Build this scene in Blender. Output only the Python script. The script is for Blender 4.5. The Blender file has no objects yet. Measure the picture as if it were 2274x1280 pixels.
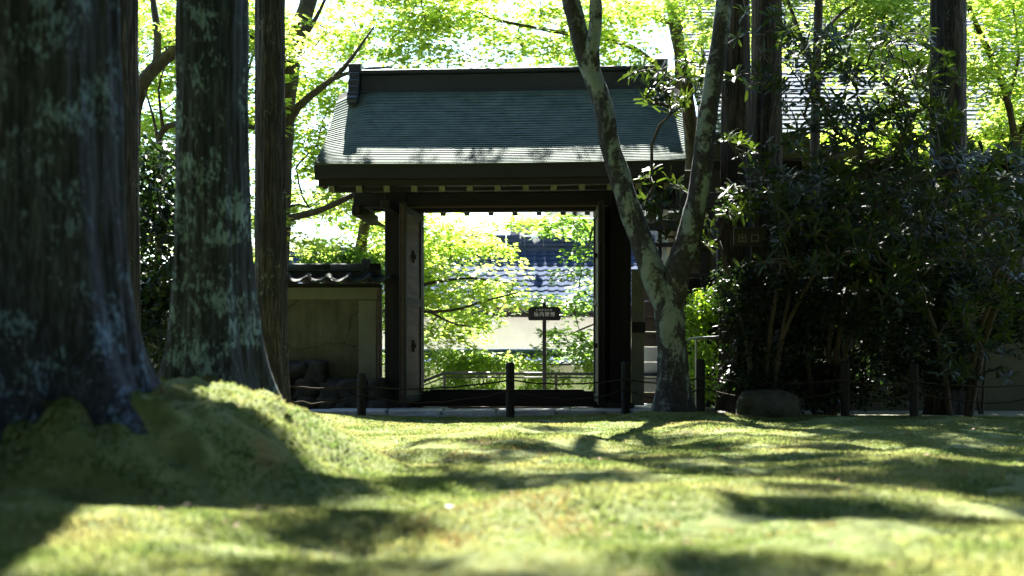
import bpy, bmesh, math, random
import numpy as np
from mathutils import Vector, Matrix

random.seed(11)
RNG = np.random.default_rng(11)
SC = bpy.context.scene
COL = SC.collection
R = math.radians

# ---------------------------------------------------------------- camera, sky, sun, exposure
F = 2274 * 50.0 / 36.0          # focal length in photo pixels
HC = 0.48                       # camera height over the gate paving
HORIZON = 815.0                 # eye level row in the photo
cam_d = bpy.data.cameras.new('camera')
cam_d.lens = 50; cam_d.sensor_width = 36; cam_d.sensor_fit = 'HORIZONTAL'
cam_d.shift_y = (HORIZON - 640.0) / 2274.0
cam_d.clip_start = 0.05; cam_d.clip_end = 2000
cam_d.dof.use_dof = True
cam_d.dof.focus_distance = 15.6
cam_d.dof.aperture_fstop = 1.7
cam = bpy.data.objects.new('camera', cam_d); COL.objects.link(cam)
cam.location = (0, 0, HC); cam.rotation_euler = (R(90), 0, 0)
SC.camera = cam

SUN_EL, SUN_AZ = R(50), R(-3)   # azimuth from +Y towards +X
SUN_DIR = np.array([math.sin(SUN_AZ) * math.cos(SUN_EL), math.cos(SUN_AZ) * math.cos(SUN_EL), math.sin(SUN_EL)])
world = bpy.data.worlds.new('World'); SC.world = world; world.use_nodes = True
wn = world.node_tree
sky = wn.nodes.new('ShaderNodeTexSky'); sky.sky_type = 'NISHITA'; sky.sun_disc = False
sky.sun_elevation = SUN_EL; sky.sun_rotation = SUN_AZ
sky.air_density = 1.2; sky.dust_density = 0.4; sky.ozone_density = 3.5
bg = wn.nodes['Background']; bg.inputs['Strength'].default_value = 0.05
wn.links.new(sky.outputs[0], bg.inputs['Color'])
sun_d = bpy.data.lights.new('sun', 'SUN'); sun_d.energy = 5.0; sun_d.angle = R(0.53); sun_d.color = (1.0, 0.95, 0.86)
sun = bpy.data.objects.new('sun', sun_d); COL.objects.link(sun)
sun.rotation_euler = Vector(-SUN_DIR).to_track_quat('-Z', 'Y').to_euler()
sun.location = (0, 20, 30)
SC.view_settings.view_transform = 'Standard'; SC.view_settings.look = 'None'
SC.view_settings.exposure = 3.5; SC.view_settings.gamma = 1.0; SC.view_settings.use_curve_mapping = False
SC.render.engine = 'CYCLES'
cy = SC.cycles
cy.max_bounces = 6; cy.diffuse_bounces = 2; cy.glossy_bounces = 3; cy.transmission_bounces = 5; cy.transparent_max_bounces = 4
cy.use_denoising = True; cy.caustics_reflective = False; cy.caustics_refractive = False
cy.sample_clamp_indirect = 6

# ---------------------------------------------------------------- helpers
def at(px, py, Y):
    return np.array([(px - 1137.0) * Y / F, Y, HC + (HORIZON - py) * Y / F])

def hash3(ix, iy, iz, seed):
    h = (ix * 374761393 + iy * 668265263 + iz * 2147483647 + seed * 1274126177) & 0xFFFFFFFF
    h = ((h ^ (h >> 13)) * 1274126177) & 0xFFFFFFFF
    h = (h ^ (h >> 16)) & 0xFFFFFF
    return h / float(0xFFFFFF)

def vnoise(x, y, z=None, seed=0):
    x = np.asarray(x, float); y = np.asarray(y, float)
    z = np.zeros_like(x) if z is None else np.asarray(z, float)
    fx, fy, fz = np.floor(x), np.floor(y), np.floor(z)
    ix, iy, iz = fx.astype(np.int64), fy.astype(np.int64), fz.astype(np.int64)
    u, v, w = x - fx, y - fy, z - fz
    u, v, w = u*u*(3-2*u), v*v*(3-2*v), w*w*(3-2*w)
    def c(a, b, d): return hash3(ix + a, iy + b, iz + d, seed)
    r = 0
    for a in (0, 1):
        for b in (0, 1):
            for d in (0, 1):
                r = r + c(a, b, d) * (u if a else 1-u) * (v if b else 1-v) * (w if d else 1-w)
    return r * 2 - 1

def tag(o, label=None, cat=None, group=None, kind=None):
    if label: o['label'] = label
    if cat: o['category'] = cat
    if group: o['group'] = group
    if kind: o['kind'] = kind
    return o

def empty(name, loc=(0, 0, 0), rz=0.0, label=None, cat=None, group=None):
    o = bpy.data.objects.new(name, None); COL.objects.link(o)
    o.location = tuple(float(q) for q in loc); o.rotation_euler = (0, 0, rz); o.empty_display_size = 0.1
    return tag(o, label, cat, group)

def mesh_np(verts, faces, smooth=False, rnd=None):
    verts = np.ascontiguousarray(verts, np.float32); faces = np.ascontiguousarray(faces, np.int32)
    me = bpy.data.meshes.new('mesh')
    n, k = faces.shape
    me.vertices.add(len(verts)); me.vertices.foreach_set('co', verts.ravel())
    me.loops.add(n * k); me.loops.foreach_set('vertex_index', faces.ravel())
    me.polygons.add(n); me.polygons.foreach_set('loop_start', np.arange(0, n * k, k, dtype=np.int32))
    me.polygons.foreach_set('loop_total', np.full(n, k, np.int32))
    if smooth: me.polygons.foreach_set('use_smooth', np.ones(n, bool))
    me.update(calc_edges=True)
    if rnd is not None:
        a = me.attributes.new('rnd', 'FLOAT', 'POINT'); a.data.foreach_set('value', np.ascontiguousarray(rnd, np.float32))
    return me

def put(name, me, mat=None, parent=None, loc=None):
    if mat is not None and not me.materials: me.materials.append(mat)
    o = bpy.data.objects.new(name, me); COL.objects.link(o)
    if parent is not None: o.parent = parent
    if loc is not None: o.location = tuple(float(q) for q in loc)
    return o

class MB:
    def __init__(s): s.v = []; s.f = []
    def add(s, vs, fs):
        b = len(s.v); s.v += [tuple(float(c) for c in q) for q in vs]; s.f += [tuple(b + i for i in q) for q in fs]; return s
    def box(s, x0, x1, y0, y1, z0, z1, M=None):
        vs = [Vector((x, y, z)) for x in (x0, x1) for y in (y0, y1) for z in (z0, z1)]
        if M is not None: vs = [M @ q for q in vs]
        return s.add(vs, [(0,1,3,2), (4,6,7,5), (0,4,5,1), (2,3,7,6), (0,2,6,4), (1,5,7,3)])
    def bar(s, a, b, w, h, up=(0, 0, 1)):
        a, b = Vector(a), Vector(b); d = (b - a); L = d.length; d.normalize()
        side = d.cross(Vector(up)).normalized(); u = side.cross(d)
        vs = [p + side * sx * w / 2 + u * sz * h / 2 for p in (a, b) for sx, sz in ((-1,-1), (1,-1), (1,1), (-1,1))]
        return s.add(vs, [(3,2,1,0), (4,5,6,7), (0,1,5,4), (1,2,6,5), (2,3,7,6), (3,0,4,7)])
    def tube(s, pts, rad, n=8, cap=True):
        pts = [Vector(tuple(float(c) for c in p)) for p in pts]
        rad = [rad] * len(pts) if not hasattr(rad, '__len__') else rad
        rings = []; u = None
        for i, p in enumerate(pts):
            d = (pts[min(i+1, len(pts)-1)] - pts[max(i-1, 0)])
            d = d.normalized() if d.length > 1e-9 else Vector((0, 0, 1))
            if u is None: u = d.orthogonal().normalized()
            u = (u - d * u.dot(d)); u = u.normalized() if u.length > 1e-6 else d.orthogonal().normalized()
            w = d.cross(u)
            rings.append([p + (u * math.cos(2*math.pi*k/n) + w * math.sin(2*math.pi*k/n)) * rad[i] for k in range(n)])
        vs = [q for r in rings for q in r]; fs = []
        for i in range(len(pts) - 1):
            for k in range(n):
                fs.append((i*n+k, i*n+(k+1) % n, (i+1)*n+(k+1) % n, (i+1)*n+k))
        if cap:
            fs.append(tuple(reversed(range(n)))); fs.append(tuple((len(pts)-1)*n+k for k in range(n)))
        return s.add(vs, fs)
    def mesh(s, bevel=0.0, smooth=False, seg=1):
        me = bpy.data.meshes.new('mesh'); me.from_pydata(s.v, [], s.f)
        if bevel:
            bm = bmesh.new(); bm.from_mesh(me)
            bmesh.ops.bevel(bm, geom=bm.edges[:], offset=bevel, segments=seg, affect='EDGES', profile=0.5)
            bm.to_mesh(me); bm.free()
        if smooth: me.polygons.foreach_set('use_smooth', [True] * len(me.polygons))
        me.update(); return me
    def build(s, name, mat, parent=None, bevel=0.0, smooth=False, seg=1, loc=None):
        return put(name, s.mesh(bevel, smooth, seg), mat, parent, loc)

# ---------------------------------------------------------------- materials
def newmat(name):
    m = bpy.data.materials.new(name); m.use_nodes = True
    nt = m.node_tree; return m, nt, nt.nodes['Principled BSDF'], nt.nodes['Material Output']
def N(nt, t, **kw):
    n = nt.nodes.new(t)
    for k, v in kw.items(): setattr(n, k, v)
    return n
def ramp(nt, fac, stops):
    r = N(nt, 'ShaderNodeValToRGB'); e = r.color_ramp.elements
    while len(e) < len(stops): e.new(0.5)
    for q, (p, c) in zip(e, stops): q.position = p; q.color = (c[0], c[1], c[2], 1)
    nt.links.new(fac, r.inputs[0]); return r.outputs[0]
def coords(nt, scale=(1, 1, 1)):
    tc = N(nt, 'ShaderNodeTexCoord'); mp = N(nt, 'ShaderNodeMapping'); mp.inputs['Scale'].default_value = scale
    nt.links.new(tc.outputs['Object'], mp.inputs['Vector']); return mp.outputs[0]
def noise(nt, vec, scale, detail=4, rough=0.6, dist=0.0):
    n = N(nt, 'ShaderNodeTexNoise'); n.inputs['Scale'].default_value = scale; n.inputs['Detail'].default_value = detail
    n.inputs['Roughness'].default_value = rough; n.inputs['Distortion'].default_value = dist
    nt.links.new(vec, n.inputs['Vector']); return n.outputs['Fac']
def mixc(nt, fac, a, b, mode='MIX'):
    m = N(nt, 'ShaderNodeMix'); m.data_type = 'RGBA'; m.blend_type = mode
    for val, s in ((fac, m.inputs[0]), (a, m.inputs[6]), (b, m.inputs[7])):
        if isinstance(val, (int, float)): s.default_value = val
        elif isinstance(val, tuple): s.default_value = (val[0], val[1], val[2], 1)
        else: nt.links.new(val, s)
    return m.outputs[2]
def bump(nt, bsdf, h, strength=0.5, dist=0.01):
    b = N(nt, 'ShaderNodeBump'); b.inputs['Strength'].default_value = strength; b.inputs['Distance'].default_value = dist
    nt.links.new(h, b.inputs['Height']); nt.links.new(b.outputs[0], bsdf.inputs['Normal'])

def m_cedar(name, dark, light, lichen, lich_amt, scale=1.0, mossy=0.0):
    m, nt, b, _ = newmat(name)
    v = coords(nt, (1, 1, 0.09)); v2 = coords(nt, (1, 1, 0.45)); v3 = coords(nt)
    fib = noise(nt, v, 34 * scale, 6, 0.7, 0.5)
    c = ramp(nt, fib, [(0.36, dark), (0.47, tuple(0.35 * q for q in light)), (0.56, light), (0.68, tuple(1.9 * q for q in light))])
    big = noise(nt, v3, 2.2, 3, 0.5)
    c = mixc(nt, ramp(nt, big, [(0.4, (0, 0, 0)), (0.65, (0.6, 0.6, 0.6))]), c, (dark[0]*0.6, dark[1]*0.65, dark[2]*0.7))
    l1 = noise(nt, v2, 44 * scale, 5, 0.65, 0.3); l2 = noise(nt, v3, 4.5, 3, 0.6)
    a = N(nt, 'ShaderNodeMath', operation='MULTIPLY'); nt.links.new(l1, a.inputs[0]); nt.links.new(l2, a.inputs[1])
    lo = 0.37 - lich_amt * 0.14
    mask = ramp(nt, a.outputs[0], [(lo, (0, 0, 0)), (lo + 0.06, (0.85, 0.85, 0.85))])
    c = mixc(nt, mask, c, mixc(nt, ramp(nt, fib, [(0.4, (1, 1, 1)), (0.6, (0, 0, 0))]), lichen, (lichen[0]*0.45, lichen[1]*0.48, lichen[2]*0.5)))
    if mossy:
        g = N(nt, 'ShaderNodeNewGeometry'); sp = N(nt, 'ShaderNodeSeparateXYZ'); tc = N(nt, 'ShaderNodeTexCoord')
        nt.links.new(tc.outputs['Object'], sp.inputs[0])
        mm = N(nt, 'ShaderNodeMath', operation='MULTIPLY_ADD'); nt.links.new(noise(nt, v3, 6, 4), mm.inputs[0]); mm.inputs[1].default_value = 1.8
        sub = N(nt, 'ShaderNodeMath', operation='SUBTRACT'); sub.inputs[0].default_value = mossy; nt.links.new(sp.outputs[2], sub.inputs[1])
        nt.links.new(sub.outputs[0], mm.inputs[2])
        mk = ramp(nt, mm.outputs[0], [(0.95, (0, 0, 0)), (1.2, (0.9, 0.9, 0.9))])
        c = mixc(nt, mk, c, ramp(nt, noise(nt, v3, 25, 3), [(0.35, (0.02, 0.03, 0.006)), (0.6, (0.05, 0.055, 0.01)), (0.75, (0.08, 0.045, 0.01))]))
    nt.links.new(c, b.inputs['Base Color']); b.inputs['Roughness'].default_value = 0.85; b.inputs['Specular IOR Level'].default_value = 0.25
    bump(nt, b, fib, 0.9, 0.02)
    return m

def m_smoothbark(name):
    m, nt, b, _ = newmat(name)
    v3 = coords(nt); v2 = coords(nt, (1, 1, 0.55))
    c = ramp(nt, noise(nt, v3, 22, 6, 0.7), [(0.3, (0.009, 0.009, 0.009)), (0.7, (0.04, 0.038, 0.035))])
    pm = noise(nt, v2, 4.2, 6, 0.62, 0.6)
    pm2 = noise(nt, v3, 26, 5, 0.7)
    ma = N(nt, 'ShaderNodeMath', operation='MULTIPLY_ADD'); nt.links.new(pm2, ma.inputs[0]); ma.inputs[1].default_value = 0.35; nt.links.new(pm, ma.inputs[2])
    mask = ramp(nt, ma.outputs[0], [(0.67, (0, 0, 0)), (0.75, (0.9, 0.9, 0.9))])
    pale = ramp(nt, noise(nt, v3, 9, 4), [(0.3, (0.09, 0.12, 0.10)), (0.55, (0.15, 0.18, 0.16)), (0.75, (0.09, 0.125, 0.07))])
    c = mixc(nt, mask, c, pale)
    nt.links.new(c, b.inputs['Base Color']); b.inputs['Roughness'].default_value = 0.9; b.inputs['Specular IOR Level'].default_value = 0.2
    bump(nt, b, noise(nt, v3, 45, 5, 0.7), 0.8, 0.012)
    return m

def m_plain(name, c1, c2, scale=8, rough=0.7, sc=(1, 1, 1), spec=0.3, bmp=0.3, bd=0.005, metal=0.0):
    m, nt, b, _ = newmat(name)
    v = coords(nt, sc); n = noise(nt, v, scale, 5, 0.65)
    nt.links.new(ramp(nt, n, [(0.3, c1), (0.7, c2)]), b.inputs['Base Color'])
    b.inputs['Roughness'].default_value = rough; b.inputs['Specular IOR Level'].default_value = spec; b.inputs['Metallic'].default_value = metal
    if bmp: bump(nt, b, noise(nt, v, scale * 4, 4, 0.6), bmp, bd)
    return m

def m_leaf(name, cols, trans, mix=0.5, rough=0.45, spec=0.4):
    m, nt, b, out = newmat(name)
    at_ = N(nt, 'ShaderNodeAttribute'); at_.attribute_name = 'rnd'
    k = len(cols) - 1
    nt.links.new(ramp(nt, at_.outputs['Fac'], [(i / k, c) for i, c in enumerate(cols)]), b.inputs['Base Color'])
    b.inputs['Roughness'].default_value = rough; b.inputs['Specular IOR Level'].default_value = spec
    t = N(nt, 'ShaderNodeBsdfTranslucent')
    k = len(trans) - 1
    nt.links.new(ramp(nt, at_.outputs['Fac'], [(i / k, c) for i, c in enumerate(trans)]), t.inputs[0])
    ms = N(nt, 'ShaderNodeMixShader'); ms.inputs[0].default_value = mix
    nt.links.new(b.outputs[0], ms.inputs[1]); nt.links.new(t.outputs[0], ms.inputs[2]); nt.links.new(ms.outputs[0], out.inputs[0])
    return m

M = {}
M['cedar_blue'] = m_cedar('bark_near_cedar', (0.003, 0.005, 0.009), (0.027, 0.036, 0.054), (0.125, 0.20, 0.31), 0.58, 1.5, -0.22)
M['cedar_lichen'] = m_cedar('bark_lichen_cedar', (0.003, 0.005, 0.009), (0.024, 0.034, 0.045), (0.14, 0.215, 0.25), 0.72, 1.0, 0.2)
M['cedar_plain'] = m_cedar('bark_plain_cedar', (0.005, 0.0045, 0.0045), (0.034, 0.031, 0.029), (0.13, 0.14, 0.13), 0.25, 1.3)
M['cedar_red'] = m_cedar('bark_red_cedar', (0.008, 0.006, 0.004), (0.05, 0.037, 0.022), (0.07, 0.065, 0.045), 0.1, 1.3)
M['smooth'] = m_smoothbark('bark_smooth')
M['branch'] = m_plain('bark_branch', (0.02, 0.017, 0.014), (0.075, 0.062, 0.05), 18, 0.85, (1, 1, 0.4), 0.2, 0.5, 0.01)
M['timber'] = m_plain('dark_timber', (0.006, 0.005, 0.005), (0.018, 0.015, 0.014), 14, 0.7, (1, 1, 0.08), 0.25, 0.4, 0.004)
M['timber_x'] = m_plain('dark_timber_beam', (0.006, 0.005, 0.006), (0.018, 0.015, 0.016), 14, 0.7, (0.08, 1, 1), 0.25, 0.4, 0.004)
M['timber_pale'] = m_plain('pale_timber', (0.06, 0.045, 0.035), (0.14, 0.10, 0.08), 12, 0.75, (0.1, 1, 1), 0.2, 0.3, 0.004)
M['endgrain'] = m_plain('rafter_end', (0.09, 0.095, 0.065), (0.16, 0.16, 0.11), 20, 0.8, (1, 1, 1), 0.2, 0.2, 0.003)
M['patina'] = m_plain('roof_patina', (0.068, 0.10, 0.086), (0.135, 0.178, 0.155), 5, 0.75, (1, 1.6, 1), 0.08, 0.25, 0.004)
M['ridge'] = m_plain('ridge_metal', (0.012, 0.016, 0.026), (0.022, 0.028, 0.042), 4, 0.45, (0.5, 1, 2), 0.45, 0.15, 0.004)
M['eave'] = m_plain('eave_wood', (0.007, 0.007, 0.009), (0.015, 0.014, 0.017), 8, 0.7, (0.1, 1, 2), 0.3, 0.2, 0.004)
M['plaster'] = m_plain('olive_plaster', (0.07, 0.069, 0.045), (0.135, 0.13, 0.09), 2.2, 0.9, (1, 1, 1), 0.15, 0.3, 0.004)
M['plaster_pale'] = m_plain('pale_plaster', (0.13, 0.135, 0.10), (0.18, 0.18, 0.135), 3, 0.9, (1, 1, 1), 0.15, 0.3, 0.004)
M['plaster_dark'] = m_plain('shaded_plaster', (0.05, 0.05, 0.035), (0.09, 0.088, 0.06), 2.2, 0.9, (1, 1, 1), 0.15, 0.3, 0.004)  # darker copy of the plaster, the wall's shade put into its colour
M['white'] = m_plain('white_plaster', (0.62, 0.61, 0.58), (0.76, 0.75, 0.72), 2, 0.9, (1, 1, 1), 0.2, 0.2, 0.004)
M['tile'] = m_plain('roof_tile', (0.016, 0.02, 0.022), (0.04, 0.047, 0.046), 9, 0.75, (1, 1, 1), 0.1, 0.2, 0.004)
M['tile_blue'] = m_plain('glazed_tile', (0.026, 0.04, 0.072), (0.045, 0.063, 0.11), 7, 0.85, (1, 1, 1), 0.02, 0.2, 0.004)
M['shingle'] = m_plain('grey_shingle', (0.055, 0.07, 0.10), (0.11, 0.13, 0.17), 5, 0.85, (0.6, 1, 1), 0.02, 0.2, 0.004)
M['stone'] = m_plain('rough_stone', (0.014, 0.014, 0.012), (0.05, 0.047, 0.04), 7, 0.85, (1, 1, 1), 0.25, 0.7, 0.03)
M['stone_moss'] = m_plain('mossy_stone', (0.02, 0.024, 0.012), (0.07, 0.065, 0.05), 5, 0.9, (1, 1, 1), 0.2, 0.8, 0.03)
M['slab'] = m_plain('paving_stone', (0.24, 0.24, 0.24), (0.42, 0.42, 0.42), 9, 0.8, (1, 1, 1), 0.25, 0.5, 0.01)
M['rope'] = m_plain('hemp_rope', (0.022, 0.017, 0.012), (0.05, 0.04, 0.026), 40, 0.9, (1, 1, 1), 0.1, 0.4, 0.004)
M['post'] = m_plain('charred_post', (0.006, 0.005, 0.005), (0.02, 0.017, 0.015), 16, 0.8, (1, 1, 0.12), 0.25, 0.5, 0.005)
M['steel'] = m_plain('brushed_steel', (0.35, 0.36, 0.37), (0.5, 0.51, 0.52), 20, 0.32, (1, 1, 1), 0.5, 0.0, 0.004, 0.8)
M['darksteel'] = m_plain('dark_rail', (0.03, 0.03, 0.03), (0.06, 0.06, 0.06), 20, 0.45, (1, 1, 1), 0.4, 0.0)
M['board'] = m_plain('sign_board', (0.012, 0.012, 0.011), (0.03, 0.028, 0.025), 12, 0.7, (0.1, 1, 1), 0.25, 0.2, 0.003)
M['letter'] = m_plain('sign_letter', (0.5, 0.5, 0.44), (0.62, 0.62, 0.56), 20, 0.8, (1, 1, 1), 0.2, 0.0)
M['letter_grey'] = m_plain('grey_letter', (0.09, 0.095, 0.085), (0.15, 0.155, 0.14), 60, 0.8, (1, 1, 1), 0.2, 0.0)  # darker grey than the gate sign's letters
M['gravel'] = m_plain('gravel', (0.08, 0.08, 0.085), (0.26, 0.26, 0.26), 30, 0.85, (1, 1, 1), 0.25, 0.4, 0.01)
M['dirt'] = m_plain('dirt', (0.05, 0.042, 0.03), (0.12, 0.1, 0.07), 10, 0.95, (1, 1, 1), 0.15, 0.5, 0.02)
M['maple'] = m_leaf('maple_leaf', [(0.07, 0.13, 0.02), (0.10, 0.17, 0.02), (0.12, 0.18, 0.025)], [(0.27, 0.47, 0.045), (0.44, 0.60, 0.075), (0.60, 0.68, 0.13)], 0.6)
M['maple_deep'] = m_leaf('maple_leaf_deep', [(0.05, 0.11, 0.015), (0.07, 0.14, 0.02)], [(0.14, 0.30, 0.03), (0.22, 0.38, 0.04)], 0.5)
M['canopy'] = m_leaf('canopy_leaf', [(0.03, 0.05, 0.012), (0.05, 0.075, 0.016)], [(0.04, 0.08, 0.012), (0.07, 0.12, 0.016)], 0.3)
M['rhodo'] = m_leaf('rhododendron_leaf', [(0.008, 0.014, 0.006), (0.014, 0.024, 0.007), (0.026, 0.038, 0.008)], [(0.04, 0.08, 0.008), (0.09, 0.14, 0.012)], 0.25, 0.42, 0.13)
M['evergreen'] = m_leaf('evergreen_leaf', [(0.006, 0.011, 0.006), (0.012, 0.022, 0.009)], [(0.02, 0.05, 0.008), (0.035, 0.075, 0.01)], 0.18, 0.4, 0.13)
M['lime'] = m_leaf('lime_leaf', [(0.07, 0.13, 0.015), (0.12, 0.2, 0.02)], [(0.22, 0.42, 0.02), (0.36, 0.55, 0.03)], 0.5, 0.4)
M['blade'] = m_leaf('moss_blade', [(0.04, 0.07, 0.018), (0.09, 0.115, 0.034), (0.135, 0.14, 0.052), (0.10, 0.065, 0.022)], [(0.08, 0.125, 0.028), (0.18, 0.21, 0.06), (0.25, 0.24, 0.085), (0.18, 0.12, 0.04)], 0.45, 0.8, 0.1)
M['redleaf'] = m_plain('dead_leaf', (0.10, 0.03, 0.015), (0.2, 0.07, 0.03), 20, 0.7)
M['petal'] = m_plain('white_petal', (0.7, 0.7, 0.7), (0.8, 0.8, 0.8), 20, 0.6)
M['lamp'] = m_plain('lamp_white', (0.6, 0.6, 0.62), (0.75, 0.75, 0.76), 20, 0.4, bmp=0)

def m_ground():
    m, nt, b, _ = newmat('moss')
    v = coords(nt); v2 = coords(nt, (1, 0.8, 1))
    c = ramp(nt, noise(nt, v, 7, 6, 0.65), [(0.3, (0.036, 0.058, 0.015)), (0.5, (0.075, 0.097, 0.028)), (0.7, (0.125, 0.13, 0.047))])
    br = ramp(nt, noise(nt, v, 1.7, 5, 0.6), [(0.59, (0, 0, 0)), (0.66, (0.85, 0.85, 0.85))])
    c = mixc(nt, br, c, ramp(nt, noise(nt, v, 30, 3), [(0.35, (0.06, 0.035, 0.012)), (0.65, (0.16, 0.10, 0.03))]))
    # bare earth behind and around the walls
    sp = N(nt, 'ShaderNodeSeparateXYZ'); nt.links.new(v, sp.inputs[0])
    ad = N(nt, 'ShaderNodeMath', operation='MULTIPLY_ADD'); nt.links.new(noise(nt, v, 2.5, 3), ad.inputs[0]); ad.inputs[1].default_value = 0.8; nt.links.new(sp.outputs[1], ad.inputs[2])
    far = N(nt, 'ShaderNodeMapRange'); far.inputs[1].default_value = 15.9; far.inputs[2].default_value = 16.3; nt.links.new(ad.outputs[0], far.inputs[0])
    c = mixc(nt, far.outputs[0], c, ramp(nt, noise(nt, v, 14, 5), [(0.3, (0.09, 0.08, 0.065)), (0.7, (0.2, 0.19, 0.165))]))
    nt.links.new(c, b.inputs['Base Color']); b.inputs['Roughness'].default_value = 0.95; b.inputs['Specular IOR Level'].default_value = 0.1
    b.inputs['Sheen Weight'].default_value = 0.25; b.inputs['Sheen Tint'].default_value = (0.8, 0.9, 0.4, 1)
    bump(nt, b, noise(nt, v, 90, 5, 0.7), 0.9, 0.02)
    return m
M['ground'] = m_ground()
def m_stained(name, c1, c2):
    m, nt, b, _ = newmat(name)
    v = coords(nt); vs_ = coords(nt, (1, 1, 0.12))
    c = ramp(nt, noise(nt, v, 2.4, 6, 0.65), [(0.3, c1), (0.7, c2)])
    st = ramp(nt, noise(nt, vs_, 11, 5, 0.7, 0.6), [(0.45, (0, 0, 0)), (0.7, (0.55, 0.55, 0.55))])
    c = mixc(nt, st, c, (c1[0] * 0.5, c1[1] * 0.55, c1[2] * 0.5))
    sp = N(nt, 'ShaderNodeSeparateXYZ'); nt.links.new(v, sp.inputs[0])
    ad = N(nt, 'ShaderNodeMath', operation='MULTIPLY_ADD'); nt.links.new(noise(nt, v, 5, 5, 0.7), ad.inputs[0]); ad.inputs[1].default_value = -0.8; nt.links.new(sp.outputs[2], ad.inputs[2])
    dm = N(nt, 'ShaderNodeMapRange'); dm.inputs[1].default_value = 0.35; dm.inputs[2].default_value = -0.15; dm.inputs[4].default_value = 0.7; nt.links.new(ad.outputs[0], dm.inputs[0])
    c = mixc(nt, dm.outputs[0], c, (0.025, 0.03, 0.014))
    cr = N(nt, 'ShaderNodeTexVoronoi'); cr.feature = 'DISTANCE_TO_EDGE'; cr.inputs['Scale'].default_value = 1.3
    dv = N(nt, 'ShaderNodeMix'); dv.data_type = 'VECTOR'; dv.inputs[0].default_value = 0.12; nz = N(nt, 'ShaderNodeTexNoise'); nz.inputs['Scale'].default_value = 4; nt.links.new(v, nz.inputs['Vector'])
    nt.links.new(v, dv.inputs[4]); nt.links.new(nz.outputs['Color'], dv.inputs[5]); nt.links.new(dv.outputs[1], cr.inputs['Vector'])
    c = mixc(nt, ramp(nt, cr.outputs['Distance'], [(0.0, (0.6, 0.6, 0.6)), (0.012, (0, 0, 0))]), c, (0.02, 0.02, 0.015))
    nt.links.new(c, b.inputs['Base Color']); b.inputs['Roughness'].default_value = 0.92; b.inputs['Specular IOR Level'].default_value = 0.12
    bump(nt, b, noise(nt, v, 30, 5, 0.7), 0.4, 0.006)
    return m
M['plaster_stained'] = m_stained('stained_plaster', (0.075, 0.073, 0.047), (0.145, 0.14, 0.095))

# ---------------------------------------------------------------- ground
def smooth01(t): t = np.clip(t, 0, 1); return t * t * (3 - 2 * t)
def ground_z(x, y):
    x = np.asarray(x, float); y = np.asarray(y, float)
    z = np.full(np.broadcast(x, y).shape, -0.05)
    amp = smooth01((y - 1.0) / 2.0) * (1 - smooth01((y - 11.5) / 4.0) * 0.7)
    und = 0.055 * vnoise(x * 0.9 + 3.1, y * 0.75 + 1.7, seed=3) + 0.035 * vnoise(x * 1.9 + 9, y * 1.6, seed=5)
    lump = np.abs(vnoise(x * 3.6, y * 3.1, seed=8)); und = und + 0.016 * (lump - 0.3)
    z = z + und * amp
    # mound that carries the cedars
    dx = x + 1.95; dy = y - 6.6
    rr = np.sqrt((dx / np.where(dx > 0, 1.36, 3.2)) ** 2 + (dy / np.where(dy > 0, 3.0, 1.85)) ** 2)
    rr = rr * (1 + 0.10 * vnoise(x * 1.4, y * 1.4, seed=21)) + 1e-6
    hill = 0.43 * np.clip(1 - rr ** 2.0, 0, 1); hill = hill * (0.35 + 0.65 * smooth01((1.08 - rr) / 0.5))
    z = z + hill * (1 + 0.05 * vnoise(x * 5, y * 5, seed=22))
    rough = smooth01(hill / 0.12)
    z = z + rough * (0.085 * (0.45 - np.abs(vnoise(x * 2.6 + 5, y * 2.6, seed=23))) + 0.05 * (0.4 - np.abs(vnoise(x * 6.3, y * 6.3 + 2, seed=24))) + 0.04 * (0.4 - np.abs(vnoise(x * 11, y * 11 + 4, seed=25))))
    # buried roots raising the moss
    for ax, ay, bx, by, h, w in ((-1.62, 5.8, -0.95, 5.2, 0.10, 0.085), (-1.75, 5.6, -1.45, 4.9, 0.09, 0.08), (-1.5, 6.15, -0.75, 6.1, 0.07, 0.08), (-1.55, 8.3, -0.75, 7.7, 0.12, 0.09), (-1.7, 8.2, -1.25, 7.4, 0.1, 0.08), (-2.3, 5.6, -2.5, 4.8, 0.09, 0.09)):
        t = np.clip(((x - ax) * (bx - ax) + (y - ay) * (by - ay)) / ((bx - ax) ** 2 + (by - ay) ** 2), 0, 1)
        wob = 0.06 * np.sin(t * 7 + ax * 9)
        dd = np.hypot(x - ax - t * (bx - ax) + wob * (by - ay), y - ay - t * (by - ay) - wob * (bx - ax))
        z = z + h * (1 - 0.85 * t) * np.exp(-(dd / (w * (1 - 0.4 * t))) ** 2)
    # a foot ridge that runs from the mound to the right, low lobes near the camera
    for cx, cyy, sx, sy, h in ((-0.95, 5.75, 0.5, 0.34, 0.13), (0.2, 5.1, 0.6, 0.25, 0.085), (0.25, 7.4, 0.22, 0.2, 0.05), (-1.6, 4.6, 0.45, 0.22, 0.09), (-0.1, 3.7, 0.8, 0.18, 0.045), (1.65, 14.35, 0.75, 0.5, 0.07), (-2.45, 13.0, 0.8, 0.7, 0.14)):
        z = z + h * np.exp(-((x - cx) / sx) ** 2 - ((y - cyy) / sy) ** 2)
    # dip in the lobe
    z = z - 0.05 * np.exp(-((x - 0.23) / 0.09) ** 2 - ((y - 7.25) / 0.1) ** 2)
    # strip in front of the gate, lower terrace behind it
    flat = smooth01((y - 15.0) / 0.7)
    z = z * (1 - flat) + (-0.06) * flat
    drop = smooth01((y - 18.6) / 1.6)
    z = z - 0.55 * drop - 1.2 * smooth01((y - 24) / 6)
    return z
def spaced(a, b, step): return list(np.arange(a, b, step))
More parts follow.
